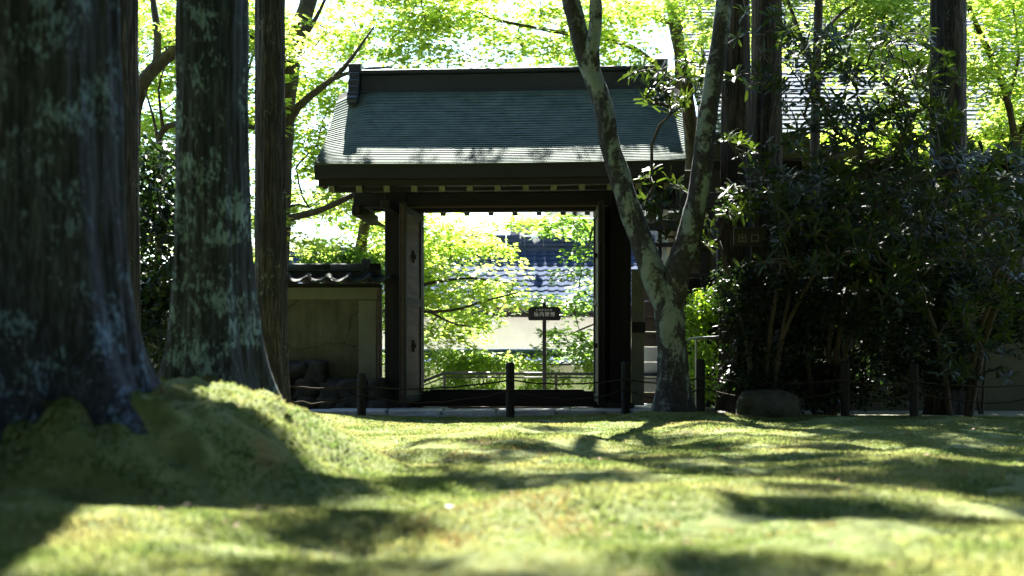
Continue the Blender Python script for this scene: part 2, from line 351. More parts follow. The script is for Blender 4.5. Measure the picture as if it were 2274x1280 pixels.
gx = sorted(set([-400, -150, -60, -30, -18, -12, -9] + spaced(-7.5, -4.2, 0.2) + spaced(-4.2, 4.6, 0.035) + spaced(4.6, 8.5, 0.15) + [9.5, 12, 18, 30, 60, 150, 400]))
gy = sorted(set([-300, -100, -30, -10, -3, 0] + spaced(1.0, 2.6, 0.1) + spaced(2.6, 9.5, 0.035) + spaced(9.5, 15.8, 0.06) + spaced(15.8, 31, 0.5) + [40, 60, 100, 200, 500, 900]))
GX, GY = np.meshgrid(np.array(gx, float), np.array(gy, float))
GZ = ground_z(GX, GY)
fine = (GX > -4.2) & (GX < 4.6) & (GY > 2.6) & (GY < 15)
GZ = GZ + np.where(fine, 0.006 * vnoise(GX * 14, GY * 14, seed=31) + 0.004 * vnoise(GX * 27, GY * 27, seed=32), 0)
nx, ny = len(gx), len(gy)
idx = np.arange(nx * ny).reshape(ny, nx)
quads = np.stack([idx[:-1, :-1], idx[:-1, 1:], idx[1:, 1:], idx[1:, :-1]], -1).reshape(-1, 4)
ground = put('ground', mesh_np(np.stack([GX, GY, GZ], -1).reshape(-1, 3), quads, True), M['ground'])
tag(ground, kind='structure')

# moss blades: real fuzz on the near ground
def blades():
    n = 520000
    Y = 2.9 + (15.2 - 2.9) * RNG.random(n) ** 0.8
    X = (RNG.random(n) * 2 - 1) * (0.375 * Y + 0.25)
    bare = vnoise(X * 1.7 + 7, Y * 1.7, seed=61) + 0.6 * vnoise(X * 5, Y * 5, seed=62)
    keep = (RNG.random(n) > np.clip((bare - 0.35) * 2.2, 0, 0.93)) & ~((np.hypot(X + 2.05, Y - 6.05) < 0.45) | (np.hypot(X + 1.79, Y - 8.5) < 0.32))
    X, Y = X[keep], Y[keep]; n = len(X)
    Z = ground_z(X, Y) + 0.006 * vnoise(X * 14, Y * 14, seed=31)
    h = (0.010 + 0.014 * RNG.random(n)) * (0.8 + 0.5 * vnoise(X * 3, Y * 3, seed=41))
    h = np.clip(h, 0.006, 0.03)
    w = 0.0035 + 0.004 * RNG.random(n)
    a = RNG.random(n) * 6.283; lean = 0.7 * h
    d = np.stack([np.cos(a), np.sin(a), 0 * a], -1)
    b = RNG.random(n) * 6.283
    P = np.stack([X, Y, Z - 0.003], -1)
    tip = P + np.stack([np.cos(b) * lean, np.sin(b) * lean, h], -1)
    V = np.stack([P - d * w[:, None], P + d * w[:, None], tip], 1).reshape(-1, 3)
    col = np.clip(0.36 + 0.30 * vnoise(X * 2.3, Y * 2.3, seed=44) + 0.22 * vnoise(X * 7, Y * 7, seed=45) + 0.25 * (RNG.random(n) - 0.5), 0, 1)
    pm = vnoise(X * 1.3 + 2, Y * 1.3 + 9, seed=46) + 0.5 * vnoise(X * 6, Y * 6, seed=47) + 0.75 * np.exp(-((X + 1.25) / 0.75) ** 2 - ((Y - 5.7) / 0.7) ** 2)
    mound_shade = np.exp(-((X + 2.0) / 1.5) ** 2 - ((Y - 5.9) / 1.1) ** 2)      # mound front's shade painted into the blades as a darker tone
    col = np.clip(col - 0.3 * mound_shade, 0.0, 1)
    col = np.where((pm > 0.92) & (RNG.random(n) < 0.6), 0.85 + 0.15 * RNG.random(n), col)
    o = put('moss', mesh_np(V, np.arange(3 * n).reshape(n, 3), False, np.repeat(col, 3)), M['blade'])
    tag(o, 'soft green moss carpet covering the garden floor', 'moss', kind='stuff')
blades()

# ---------------------------------------------------------------- leaves and trees
T_MAPLE = (np.array([(0, 0, 0), (0.45, -0.62, -0.06), (0.5, -0.2, 0.03), (1.0, 0, -0.08), (0.5, 0.2, 0.03), (0.45, 0.62, -0.06)]), np.array([(0, 1, 2), (0, 2, 3), (0, 3, 4), (0, 4, 5)]))
T_LANCE = (np.array([(0, 0, 0), (0.35, -0.13, 0.035), (0.35, 0, 0), (0.35, 0.13, 0.035), (0.78, -0.12, 0.0), (0.78, 0, -0.04), (0.78, 0.12, 0.0), (1, 0, -0.11)]),
           np.array([(0, 1, 2), (0, 2, 3), (1, 4, 5), (1, 5, 2), (2, 5, 6), (2, 6, 3), (4, 7, 5), (5, 7, 6)]))
T_OVAL = (np.array([(0, 0, 0), (0.5, -0.27, 0.05), (1, 0, -0.07), (0.5, 0.27, 0.05)]), np.array([(0, 1, 2), (0, 2, 3)]))

def unit(v): return v / np.maximum(np.linalg.norm(v, axis=-1, keepdims=True), 1e-9)
def leaf_frames(nrm, dr):
    n = unit(nrm); d = unit(dr - n * np.sum(dr * n, -1, keepdims=True)); return n, d, np.cross(n, d)
def leaf_mesh(P, nrm, dr, size, tmpl, rnd=None):
    n, d, b = leaf_frames(nrm, dr); tv, tf = tmpl; k = len(tv)
    V = P[:, None, :] + size[:, None, None] * (tv[None, :, 0:1] * d[:, None, :] + tv[None, :, 1:2] * b[:, None, :] + tv[None, :, 2:3] * n[:, None, :])
    Fc = (np.arange(len(P)) * k)[:, None, None] + tf[None]
    rnd = RNG.random(len(P)) if rnd is None else rnd
    return mesh_np(V.reshape(-1, 3), Fc.reshape(-1, tf.shape[1]), False, np.repeat(rnd, k))

def spray(c, rad, n, tilt=0.25, size=0.065, droop=0.18, thick=0.05, twigs=9):
    """one flat layer of leaves round c: positions, normals, directions, sizes"""
    base = RNG.random() * 6.283
    tw = base + np.arange(twigs) * 6.283 / twigs + RNG.normal(0, 0.15, twigs)
    a = tw[RNG.integers(0, twigs, n)]; r = np.sqrt(RNG.random(n))
    side = RNG.normal(0, 0.13, n) * (0.4 + r)
    x = rad * (r * np.cos(a) - side * np.sin(a)); y = rad * (r * np.sin(a) + side * np.cos(a))
    z = RNG.normal(0, thick, n) - droop * rad * r ** 2
    tx, ty = RNG.normal(0, tilt * 0.5, 2)
    P = np.stack([x, y, z + tx * x + ty * y], -1) + np.asarray(c)
    nr = np.stack([RNG.normal(-tx, tilt, n), RNG.normal(-ty, tilt, n), np.ones(n)], -1)
    dr = np.stack([np.cos(a + RNG.normal(0, 0.6, n)), np.sin(a + RNG.normal(0, 0.6, n)), RNG.normal(-0.15, 0.2, n)], -1)
    return P, nr, dr, size * (0.7 + 0.6 * RNG.random(n))

def blob(c, rad, n, size=0.07, flat=0.7):
    """a rounded clump of leaves"""
    v = unit(RNG.normal(0, 1, (n, 3))); r = RNG.random(n) ** 0.45
    P = v * (r * rad)[:, None] * np.array([1, 1, flat]) + np.asarray(c)
    nr = v * 0.7 + RNG.normal(0, 0.6, (n, 3)) + np.array([0, 0, 0.5])
    return P, nr, RNG.normal(0, 1, (n, 3)), size * (0.7 + 0.6 * RNG.random(n))

def cat(parts): return tuple(np.concatenate([p[i] for p in parts]) for i in range(4))

def resample(pts, step=0.25):
    pts = [np.asarray(p, float) for p in pts]; out = [pts[0]]
    for i in range(len(pts) - 1):
        p0 = pts[max(i-1, 0)]; p1 = pts[i]; p2 = pts[i+1]; p3 = pts[min(i+2, len(pts)-1)]
        k = max(2, int(np.linalg.norm(p2 - p1) / step))
        for j in range(1, k + 1):
            t = j / k
            out.append(0.5 * ((2*p1) + (-p0+p2)*t + (2*p0-5*p1+4*p2-p3)*t*t + (-p0+3*p1-3*p2+p3)*t**3))
    return out

def limb(parent, name, pts, r0, r1, mat, n=9, wob=0.06, power=0.8):
    p = resample(pts, 0.18); k = len(p)
    rad = [r0 + (r1 - r0) * (i / (k - 1)) ** power for i in range(k)]
    rad = [q * (1 + wob * math.sin(i * 1.7 + r0 * 50) + wob * random.uniform(-0.7, 0.7)) for i, q in enumerate(rad)]
    m = MB().tube(p, rad, n); m.build(name, mat, parent, smooth=True)
    return p

def grow(parent, skeleton, targets, mat, twig=0.005, n=5, exp=0.42, rmax=0.06, lift=0.12):
    """connect every target (a leaf layer's centre) to the skeleton with tapering, bent branches"""
    nodes = np.array(skeleton); par = [-1] * len(nodes); paths = []
    nodes = list(nodes); order = sorted(range(len(targets)), key=lambda i: np.min(np.linalg.norm(np.array(skeleton) - targets[i], axis=1)))
    arr = np.array(nodes)
    for i in order:
        t = np.asarray(targets[i]); d = np.linalg.norm(arr - t, axis=1) + 0.5 * np.clip(arr[:, 2] - t[2], 0, 9)
        j = int(np.argmin(d)); a = arr[j]; L = np.linalg.norm(t - a)
        if L < 0.05: continue
        k = max(3, int(L / 0.3)); off = np.array([random.uniform(-.12, .12), random.uniform(-.12, .12), lift]) * L
        prev = j; path = [j]; new = []
        for q in range(1, k + 1):
            u = q / k; p = a + (t - a) * u + off * (4 * u * (1 - u)) + RNG.normal(0, 0.015, 3) * min(L, 1.5)
            new.append(p); par.append(prev); prev = len(arr) + len(new) - 1; path.append(prev)
        arr = np.vstack([arr, np.array(new)]); paths.append(path)
    cnt = np.zeros(len(arr))
    for path in paths: cnt[path[-1]] += 1
    for i in range(len(arr) - 1, -1, -1):
        if par[i] >= 0: cnt[par[i]] += cnt[i]
    m = MB()
    for path in paths:
        rad = [min(rmax, twig * max(1, cnt[q]) ** exp) for q in path]; rad[0] = rad[1]; rad[-1] *= 0.5
        m.tube([arr[q] for q in path], rad, n, False)
    if m.v: tag(m.build('twigs', mat, parent, smooth=True), kind='stuff')

def cedar(base, r_top, flare, fh, mat, label, lean=(0, 0), height=27.0, nseg=128, ridge=0.03, lobes=5, group='tall cedars'):
    o = empty('cedar_tree', base, 0, label, 'tree', group)
    zs = np.concatenate([np.linspace(-0.5, 1.4, 64), np.linspace(1.42, 5.2, 84)[0:], np.linspace(5.6, height, 14)])
    th = np.arange(nseg) * 2 * math.pi / nseg
    ZZ, TH = np.meshgrid(zs, th, indexing='ij')
    zc = np.clip(ZZ, -0.42, None)
    ph = random.uniform(0, 6.28)
    f = flare * np.exp(-zc / fh)
    lob = (0.5 + 0.5 * np.cos(lobes * TH + ph + 0.7 * np.sin(TH * 2 + ph))) ** 2
    rr = r_top * (1 - 0.012 * np.clip(ZZ, 0, None) - 0.03 * np.clip(ZZ - 6, 0, None)) * (1 + f * (0.55 + 0.75 * lob) + 0.36 * flare * lob ** 1.5 * np.exp(-np.clip(zc + 0.1, 0, None) / 0.14))
    rr = np.maximum(rr, 0.02)
    fine_ = vnoise(TH / 6.283 * nseg * 0.28 + 0.35 * np.sin(ZZ * 1.3), ZZ * 0.9, seed=int(abs(base[0] * 91 + base[1] * 13)))
    fine2 = vnoise(np.cos(TH) * 3, np.sin(TH) * 3, ZZ * 1.4, seed=7)
    fine3 = vnoise(TH / 6.283 * nseg * 0.5, ZZ * 3.0, seed=17)
    rr = rr * (1 + 0.022 * fine2) + r_top * ridge * (fine_ + 0.5 * fine3)
    X = rr * np.cos(TH) + lean[0] * ZZ; Yv = rr * np.sin(TH) + lean[1] * ZZ
    V = np.stack([X, Yv, ZZ], -1).reshape(-1, 3); nz = len(zs)
    ii = np.arange(nz * nseg).reshape(nz, nseg); jj = np.roll(ii, -1, axis=1)
    Q = np.stack([ii[:-1], jj[:-1], jj[1:], ii[1:]], -1).reshape(-1, 4)
    put('trunk', mesh_np(V, Q, True), mat, o)
    # crown, high over the frame: drooping limbs with needle clumps
    parts = []; m = MB()
    for k in range(34):
        z = random.uniform(height * 0.66, height * 0.99); a = random.uniform(0, 6.283)
        L = (1 - z / height) * 5.2 + 0.7
        c0 = np.array([lean[0] * z, lean[1] * z, z]); c1 = c0 + np.array([math.cos(a) * L, math.sin(a) * L, -0.25 * L])
        m.tube([c0, (c0 + c1) / 2 + np.array([0, 0, 0.1]), c1], [0.05, 0.035, 0.01], 5)
        for u in (0.45, 0.75, 1.0):
            parts.append(blob(c0 + (c1 - c0) * u, 0.42 + 0.3 * random.random(), 26, 0.2, 0.6))
    tag(m.build('twigs', M['branch'], o, smooth=True), kind='stuff')
    P, nr, dr, s = cat(parts)
    put('crown', leaf_mesh(P, nr, dr, s, T_OVAL), M['canopy'], o)
    return o

def gz(x, y): return float(ground_z(np.array([x]), np.array([y]))[0])
def foot(px, Y): x = (px - 1137) * Y / F; return (x, Y, gz(x, Y))

cedar((-2.03, 6.05, gz(-2.03, 6.05) - 0.06), 0.338, 0.78, 0.42, M['cedar_blue'], 'thickest cedar, blurred blue-grey bark and moss on its flared base', nseg=190, ridge=0.075)
cedar((-1.79, 8.5, gz(-1.79, 8.5) - 0.05), 0.215, 0.95, 0.40, M['cedar_lichen'], 'cedar with pale lichen blotches and a root sweeping onto the moss mound', nseg=170, ridge=0.06)
cedar(foot(601, 13.0), 0.138, 0.28, 0.5, M['cedar_plain'], 'slim straight cedar between the lichened cedar and the plaster wall', ridge=0.07, nseg=110)
cedar(foot(262, 11.0), 0.15, 0.25, 0.9, M['cedar_plain'], 'cedar half hidden behind the thickest blurred cedar', lean=(0.002, 0), ridge=0.07, nseg=110)
cedar(foot(1634, 15.9), 0.17, 0.35, 0.5, M['cedar_red'], 'brown ridged cedar just beside the forked tree, in front of its darker twin', ridge=0.06, nseg=90)
cedar(foot(1702, 17.0), 0.19, 0.3, 0.5, M['cedar_red'], 'darker brown cedar behind the ridged one, rising through the rhododendron', ridge=0.06, nseg=90)
cedar(foot(2106, 16.2), 0.21, 0.3, 0.5, M['cedar_plain'], 'dark cedar standing alone among the shrubs near the shingled hall', ridge=0.05, nseg=90)

# ---------------------------------------------------------------- gate
GATE = empty('gate', (-0.048, 16.8, 0.0), R(-4.4), 'roofed timber gate with patinated shingle roof and open doors', 'gate')
TMAX = 1.42
def prof(t): return 3.87 - 1.16 * t + 0.225 * t * t
def roof_pt(x, t, lift=0.0):
    e = max(0.0, (abs(x) - 1.56) / 0.46); d = (0.16 - 0.155 * abs(t) / TMAX) * e ** 1.6
    return (x, t, prof(abs(t)) - d + lift)
XS = [-2.03, -1.98, -1.92, -1.86, -1.8, -1.74, -1.68, -1.62, -1.56, -1.2, -0.8, -0.4, 0, 0.4, 0.8, 1.2, 1.56, 1.62, 1.68, 1.74, 1.8, 1.86, 1.92, 1.98, 2.03]
def sag(x): return 0.018 * (x / 2.03) ** 2
def rp(x, t, lift, sgn): p = roof_pt(x, t, lift + sag(x)); return (p[0], -sgn * p[1], p[2])
m = MB()
for sgn in (1, -1):                      # solid under-roof, two slopes
    ts = np.linspace(0.0, TMAX - 0.03, 9); vs = []; fs = []
    for t in ts:
        for x in XS: vs.append(rp(x * 0.995, t, -0.012, sgn))
    for t in ts:
        for x in XS: vs.append(rp(x * 0.99, t, -0.012 - 0.15, sgn))
    a, b = len(ts), len(XS); o2 = a * b
    for i in range(a - 1):
        for j in range(b - 1):
            q = (i*b+j, (i+1)*b+j, (i+1)*b+j+1, i*b+j+1); fs.append(q if sgn > 0 else q[::-1])
            q = tuple(o2 + w for w in q[::-1]); fs.append(q if sgn > 0 else q[::-1])
        for j in (0, b - 1): fs.append((i*b+j, (i+1)*b+j, o2+(i+1)*b+j, o2+i*b+j))
    for j in range(b - 1): fs.append(((a-1)*b+j, (a-1)*b+j+1, o2+(a-1)*b+j+1, o2+(a-1)*b+j))
    m.add(vs, fs)
roof = m.build('roof', M['eave'], GATE)
NC = 33
for sgn in (1, -1):
    for k in range(NC if sgn > 0 else 12):
        cnt_ = NC if sgn > 0 else 12
        t0 = 0.10 + (TMAX - 0.10) * k / cnt_; t1 = 0.10 + (TMAX - 0.10) * (k + 1) / cnt_
        rows = [(t0 - 0.015, -0.004), (t1, 0.012 + random.uniform(-0.001, 0.0012)), (t1 - 0.001, 0.008), (t1 - 0.028, -0.012)]
        vs = [rp(x, t, l, sgn) for t, l in rows for x in XS]; b = len(XS); fs = []
        for i in range(3):
            for j in range(b - 1):
                q = (i*b+j, (i+1)*b+j, (i+1)*b+j+1, i*b+j+1); fs.append(q if sgn > 0 else q[::-1])
        mm = MB().add(vs, fs); mm.build('shingle_course', M['patina'], roof)
# ridge box, cap and end ornaments
rm = MB(); rm.box(-1.74, 1.74, -0.13, 0.13, 3.66, 3.93)
ridge = rm.build('ridge', M['ridge'], GATE, 0.012)
MB().box(-1.76, 1.76, -0.17, 0.17, 3.932, 3.985).build('ridge_cap', M['ridge'], ridge, 0.012)
MB().box(-1.74, 1.74, -0.155, 0.155, 3.70, 3.735).build('ridge_moulding', M['ridge'], ridge, 0.006)
for sx in (-1, 1):
    om = MB()
    for z0, z1, d, w in ((3.94, 4.06, 0.17, 0.15), (3.85, 3.945, 0.215, 0.12), (3.77, 3.855, 0.25, 0.13), (3.69, 3.775, 0.285, 0.12), (3.60, 3.695, 0.32, 0.13)):
        om.box(sx * 1.80 - w / 2, sx * 1.80 + w / 2, -d, d, z0, z1)
    for s in (-1, 1): om.tube([(sx * 1.80 - 0.06, s * 0.31, 3.60), (sx * 1.80 + 0.06, s * 0.31, 3.60)], 0.055, 10)
    om.build('ridge_ornament', M['ridge'], ridge, 0.008)
# eaves, barge boards, rafters
for sgn in (1, -1):
    ty = TMAX - 0.05
    ez = prof(ty)
    em = MB(); NX = 16
    for lay, (y0, y1, z0, z1) in enumerate(((0.0, 0.10, -0.175, -0.018), (0.05, 0.17, -0.245, -0.177))):
        for j in range(NX):
            xa = -2.015 + 4.03 * j / NX; xb = -2.015 + 4.03 * (j + 1) / NX
            if lay: xa *= 0.985; xb *= 0.985
            pa, pb = rp(xa, ty, 0, sgn), rp(xb, ty, 0, sgn)
            yy0, yy1 = (-(ty - y0), -(ty - y1)) if sgn > 0 else (ty - y0, ty - y1)
            vs = [(pa[0], yy0, pa[2]+z0), (pa[0], yy0, pa[2]+z1), (pb[0], yy0, pb[2]+z1), (pb[0], yy0, pb[2]+z0), (pa[0], yy1, pa[2]+z0), (pa[0], yy1, pa[2]+z1), (pb[0], yy1, pb[2]+z1), (pb[0], yy1, pb[2]+z0)]
            em.add(vs, [(0, 1, 2, 3), (4, 7, 6, 5), (1, 5, 6, 2), (0, 3, 7, 4)] + ([(0, 4, 5, 1)] if j == 0 else []) + ([(3, 2, 6, 7)] if j == NX - 1 else []))
    em.build('eave_board', M['eave'], GATE)
    for k in range(-6, 7):
        x = k * 0.306 - 0.01
        y_out = -(TMAX - 0.13) * sgn; y_in = -0.12 * sgn; z_out = 2.445; z_in = z_out + 0.62
        r_ = MB(); r_.bar((x, y_in, z_in), (x, y_out, z_out), 0.066, 0.10)
        o = r_.build('rafter', M['timber_x'], GATE); o.data.materials.append(M['endgrain'])
        o.data.polygons[1].material_index = 1
    MB().box(-1.97, 1.97, -0.80 * sgn - 0.06, -0.80 * sgn + 0.06, 2.46, 2.60).build('purlin', M['timber_x'], GATE, 0.006)
for sx in (-1, 1):
    for sgn in (1, -1):
        bm_ = MB()
        for q in range(5):
            ta, tb = 0.06 + 1.2 * q / 5, 0.06 + 1.2 * (q + 1) / 5
            pa, pb = rp(sx * 1.93, ta, -0.25, sgn), rp(sx * 1.93, tb, -0.25, sgn)
            bm_.bar(pa, pb, 0.05, 0.16)
        bm_.build('barge_board', M['eave'], GATE)
# posts, beams, frame
for sx in (-1, 1):
    MB().box(sx * 1.32 - 0.13, sx * 1.32 + 0.13, -0.13, 0.13, 0.06, 2.62).build('post', M['timber'], GATE, 0.012)
    MB().box(sx * 1.32 - 0.17, sx * 1.32 + 0.17, -0.17, 0.17, -0.02, 0.06).build('post_base', M['stone'], GATE, 0.02)
    MB().box(sx * 1.32 - 0.09, sx * 1.32 + 0.09, 1.02, 1.20, 0.04, 2.45).build('rear_post', M['timber'], GATE, 0.012)
    MB().box(sx * 1.32 - 0.05, sx * 1.32 + 0.05, -0.86, 1.22, 2.27, 2.37).build('tie_beam', M['timber'], GATE, 0.006)
    MB().box(sx * 1.10 - 0.092, sx * 1.10 + 0.089, -0.05, 0.09, 0.0, 2.36).build('jamb', M['timber'], GATE, 0.008)
    MB().box(sx * 1.70 - 0.05, sx * 1.70 + 0.05, -0.62, 0.62, 2.22, 2.34).build('bracket_arm', M['timber'], GATE, 0.01)
MB().box(-1.83, 1.83, -0.115, 0.115, 2.375, 2.53).build('lintel', M['timber_x'], GATE, 0.01)
MB().box(-1.19, 1.19, -0.06, 0.07, 2.31, 2.373).build('head_rail', M['timber_x'], GATE, 0.004)
MB().box(-1.19, 1.19, -0.075, -0.062, 2.355, 2.374).build('head_moulding', M['timber_pale'], GATE)
for x0, x1 in ((-1.60, -1.40), (-0.70, -0.36), (0.44, 0.82)):
    MB().box(x0, x1, -0.20, -0.08, 2.532, 2.558).build('bracket_plate', M['timber_pale'], GATE, 0.003)
MB().box(-1.19, 1.19, -0.06, 0.08, 0.01, 0.195).build('threshold', M['timber_x'], GATE, 0.006)
MB().box(-0.92, 0.90, -0.072, 0.075, 0.197, 0.212).build('threshold_cap', M['timber_x'], GATE, 0.003)
MB().box(-0.67, 0.66, -0.34, -0.10, 0.0, 0.018).build('step_board', M['timber_pale'], GATE, 0.003)
MB().box(1.452, 1.60, -0.10, -0.05, 0.03, 1.62).build('wing_panel', M['plaster_pale'], GATE, 0.004)
MB().box(1.452, 1.615, -0.115, -0.102, 0.88, 1.0).build('wing_rail', M['timber'], GATE)
# door leaves swung towards the garden
for sx in (-1, 1):
    d = empty('door', (0, 0, 0)); d.parent = GATE
    d.location = (sx * 1.045, -0.06, 0); d.rotation_euler = (0, 0, R(-90 - 2.5) if sx < 0 else R(-90 + 4))
    W = 1.02
    MB().box(0.0, W, -0.018, 0.018, 0.08, 2.28).build('door_panel', M['timber_pale'] if sx < 0 else M['timber'], d)
    for a, b in ((0.0, 0.09), (W - 0.09, W)): MB().box(a, b, -0.035, 0.035, 0.05, 2.31).build('door_stile', M['timber'], d, 0.005)
    for z in (0.08, 1.18, 2.19): MB().box(0.092, W - 0.092, -0.032, 0.032, z, z + 0.09).build('door_rail', M['timber'], d, 0.004)
    for z in (0.72, 1.74):
        st = MB()
        st.tube([(0.52, -0.06, z), (0.52, 0.06, z)], 0.028, 10)
        for q in range(4): st.bar((0.52 + 0.07 * math.cos(q * 1.5708), 0.03, z + 0.07 * math.sin(q * 1.5708)), (0.52, 0.03, z), 0.02, 0.03)
        st.build('door_stud', M['board'], d)

# paving in front of the threshold and under the gate
pave = empty('stone_path', (0, 0, 0)); tag(pave, kind='structure')
for r_, (y0, y1) in enumerate(((15.72, 16.25), (16.27, 16.9), (16.93, 17.7), (17.73, 18.5))):
    x = -2.3 + 0.2 * r_
    while x < 1.75:
        w = random.uniform(0.55, 0.95)
        mm = MB(); j = lambda: random.uniform(-0.015, 0.015)
        mm.add([(x+j(), y0+j(), -0.07), (x+w+j(), y0+j(), -0.07), (x+w+j(), y1+j(), -0.07), (x+j(), y1+j(), -0.07), (x+j(), y0+j(), j()*0.5), (x+w+j(), y0+j(), j()*0.5), (x+w+j(), y1+j(), j()*0.5), (x+j(), y1+j(), j()*0.5)],
               [(3,2,1,0), (4,5,6,7), (0,1,5,4), (1,2,6,5), (2,3,7,6), (3,0,4,7)])
        mm.build('paving_stone', M['slab'], pave, 0.012); x += w + 0.025
# gravel strip
def gravel():
    n = 2600
    X = RNG.uniform(-2.3, 2.0, n); Y = RNG.uniform(15.15, 15.75, n); Z = ground_z(X, Y)
    s = RNG.uniform(0.006, 0.018, n)
    tv = np.array([(1, 0, 0), (0, 1, 0), (-1, 0, 0), (0, -1, 0), (0, 0, 0.8), (0, 0, -0.8)]); tf = np.array([(0,1,4), (1,2,4), (2,3,4), (3,0,4), (1,0,5), (2,1,5), (3,2,5), (0,3,5)])
    V = np.stack([X, Y, Z + s * 0.3], -1)[:, None, :] + s[:, None, None] * tv[None] * RNG.uniform(0.7, 1.3, (n, 6, 1))
    o = put('gravel', mesh_np(V.reshape(-1, 3), (np.arange(n) * 6)[:, None, None].repeat(8, 1).reshape(n, 8, 1).repeat(3, 2).reshape(-1, 3) + np.tile(tf, (n, 1))), M['gravel'])
    tag(o, 'grey gravel strip between the moss and the paving', 'gravel', kind='stuff')
gravel()

# ---------------------------------------------------------------- plaster walls with tiled coping
def rock_mesh(sx, sy, sz, seed, sub=3, pw=0.85, amp=0.22):
    bm = bmesh.new(); bmesh.ops.create_icosphere(bm, subdivisions=sub, radius=1.0)
    co = np.array([v.co[:] for v in bm.verts])
    d = 1 + amp * vnoise(co[:, 0] * 1.6 + seed, co[:, 1] * 1.6, co[:, 2] * 1.6, seed) + 0.07 * vnoise(co[:, 0] * 5, co[:, 1] * 5 + seed, co[:, 2] * 5, seed + 1)
    cq = np.sign(co) * np.abs(co) ** pw * d[:, None]
    for v, c in zip(bm.verts, cq): v.co = (c[0] * sx, c[1] * sy, c[2] * sz)
    me = bpy.data.meshes.new('mesh'); bm.to_mesh(me); bm.free()
    me.polygons.foreach_set('use_smooth', [True] * len(me.polygons)); me.update(); return me

def pantile(w, L, th=0.02, amp=0.16):
    """one wavy roof tile, x across, y down the slope"""
    xs = np.linspace(0, 1, 9); zz = amp * w * np.array([0.55, 1.0, 0.75, 0.1, -0.25, -0.4, -0.35, -0.1, 0.4])
    vs = [(x * w, y * L, z + (0.02 if y else 0)) for y in (0, 1) for x, z in zip(xs, zz)] + [(x * w, y * L, z - th + (0.02 if y else 0)) for y in (0, 1) for x, z in zip(xs, zz)]
    fs = []
    for i in range(8):
        fs += [(i, i+1, 10+i, 9+i), (18+i, 27+i, 28+i, 19+i), (9+i, 10+i, 28+i, 27+i), (i, 18+i, 19+i, i+1)]
    fs += [(0, 9, 27, 18), (8, 26, 35, 17)]
    return MB().add(vs, fs).mesh(smooth=False)

def coped_wall(name, label, x0, x1, Y, zt, mat, band, tile_from, tile_to, rz=0.0, zb=-0.3, tw=0.245, end=None, group=None, tmat='tile', stones=None):
    o = empty(name, ((x0 + x1) / 2, Y, 0), rz, label, 'wall', group); h = (x1 - x0) / 2
    MB().box(-h, h, -0.11, 0.11, zb, zt).build('plaster_panel', mat, o, 0.006)
    if band:
        MB().box(-h, h, -0.124, -0.112, zt - 0.15, zt - 0.01).build('plaster_band', M['plaster_pale'], o, 0.003)
    # coping: bed, tiles on both slopes, ridge courses
    MB().box(-h, h, -0.20, 0.20, zt + 0.002, zt + 0.035).build('coping_bed', M['timber_x'], o, 0.004)
    tm = pantile(tw * 1.06, 0.27); tm.materials.append(M[tmat])
    cx = (x0 + x1) / 2
    for s in (-1, 1):
        x = tile_from if s < 0 else tile_from
        while x < tile_to:
            t = bpy.data.objects.new('tile', tm); COL.objects.link(t); t.parent = o
            t.matrix_basis = Matrix.Translation((x - cx if s < 0 else x - cx + tw, s * 0.055, zt + 0.145)) @ Matrix.Rotation(math.pi if s < 0 else 0, 4, 'Z') @ (Matrix.Translation((-tw, 0, 0))) @ Matrix.Rotation(R(-21), 4, 'X')
            x += tw
    MB().box(-h, h, -0.075, 0.075, zt + 0.10, zt + 0.185).build('ridge_course', M[tmat], o, 0.008)
    MB().box(-h, h, -0.095, 0.095, zt + 0.187, zt + 0.205).build('ridge_course', M[tmat], o, 0.005)
    x = -h
    while x < h - 0.05:
        w = min(0.62, h - x); MB().tube([(x + 0.006, 0, zt + 0.225), (x + w - 0.006, 0, zt + 0.225)], 0.062, 12).build('ridge_tile', M[tmat], o, smooth=True); x += w
    if end is not None:
        e = MB(); e.tube([(end - cx - 0.05, 0, zt + 0.235), (end - cx + 0.05, 0, zt + 0.235)], 0.105, 16); e.box(end - cx - 0.045, end - cx + 0.045, -0.10, 0.10, zt + 0.10, zt + 0.24)
        e.build('ridge_end_tile', M[tmat], o, 0.006)
    return o

LW = coped_wall('plaster_wall', 'olive plaster wall with tiled coping joining the gate beside the slim cedar', -6.5, -1.56, 17.0, 1.43, M['plaster_stained'], True, -3.6, -1.62, end=-1.74)
MB().box(0.60 + 1.87 - 0.26, 0.60 + 1.87 - 0.05, -0.130, -0.113, 0.0, 1.27).build('plaster_pilaster', M['plaster_pale'], LW, 0.004)
MB().box(2.43, 2.468, -0.16, -0.07, 0.0, 1.40).build('edge_post', M['timber_pale'], LW, 0.003)
# rough stone base stepping down towards the gate
k = 0
for row in range(3):
    x = -3.9
    while x < -1.65:
        top = 0.62 - 0.26 * smooth01((x + 2.75) / 0.8) if x > -3.0 else 0.62
        w = random.uniform(0.2, 0.36); hh = 0.24
        zc = -0.05 + row * 0.21
        if zc + 0.08 < float(top):
            s = put('stone', rock_mesh(w * 0.60, 0.20, hh * 0.60, 50 + k, 3, 0.6, 0.3), M['stone'], LW, (x + w / 2 + 4.03, -0.27 + 0.03 * row, zc + 0.04)); k += 1
        x += w
RW = coped_wall('plaster_wall', 'shaded plaster wall with tiled coping behind the rhododendrons', 2.85, 11.5, 17.6, 1.30, M['plaster_dark'], True, 2.9, 7.4, zb=-0.3)

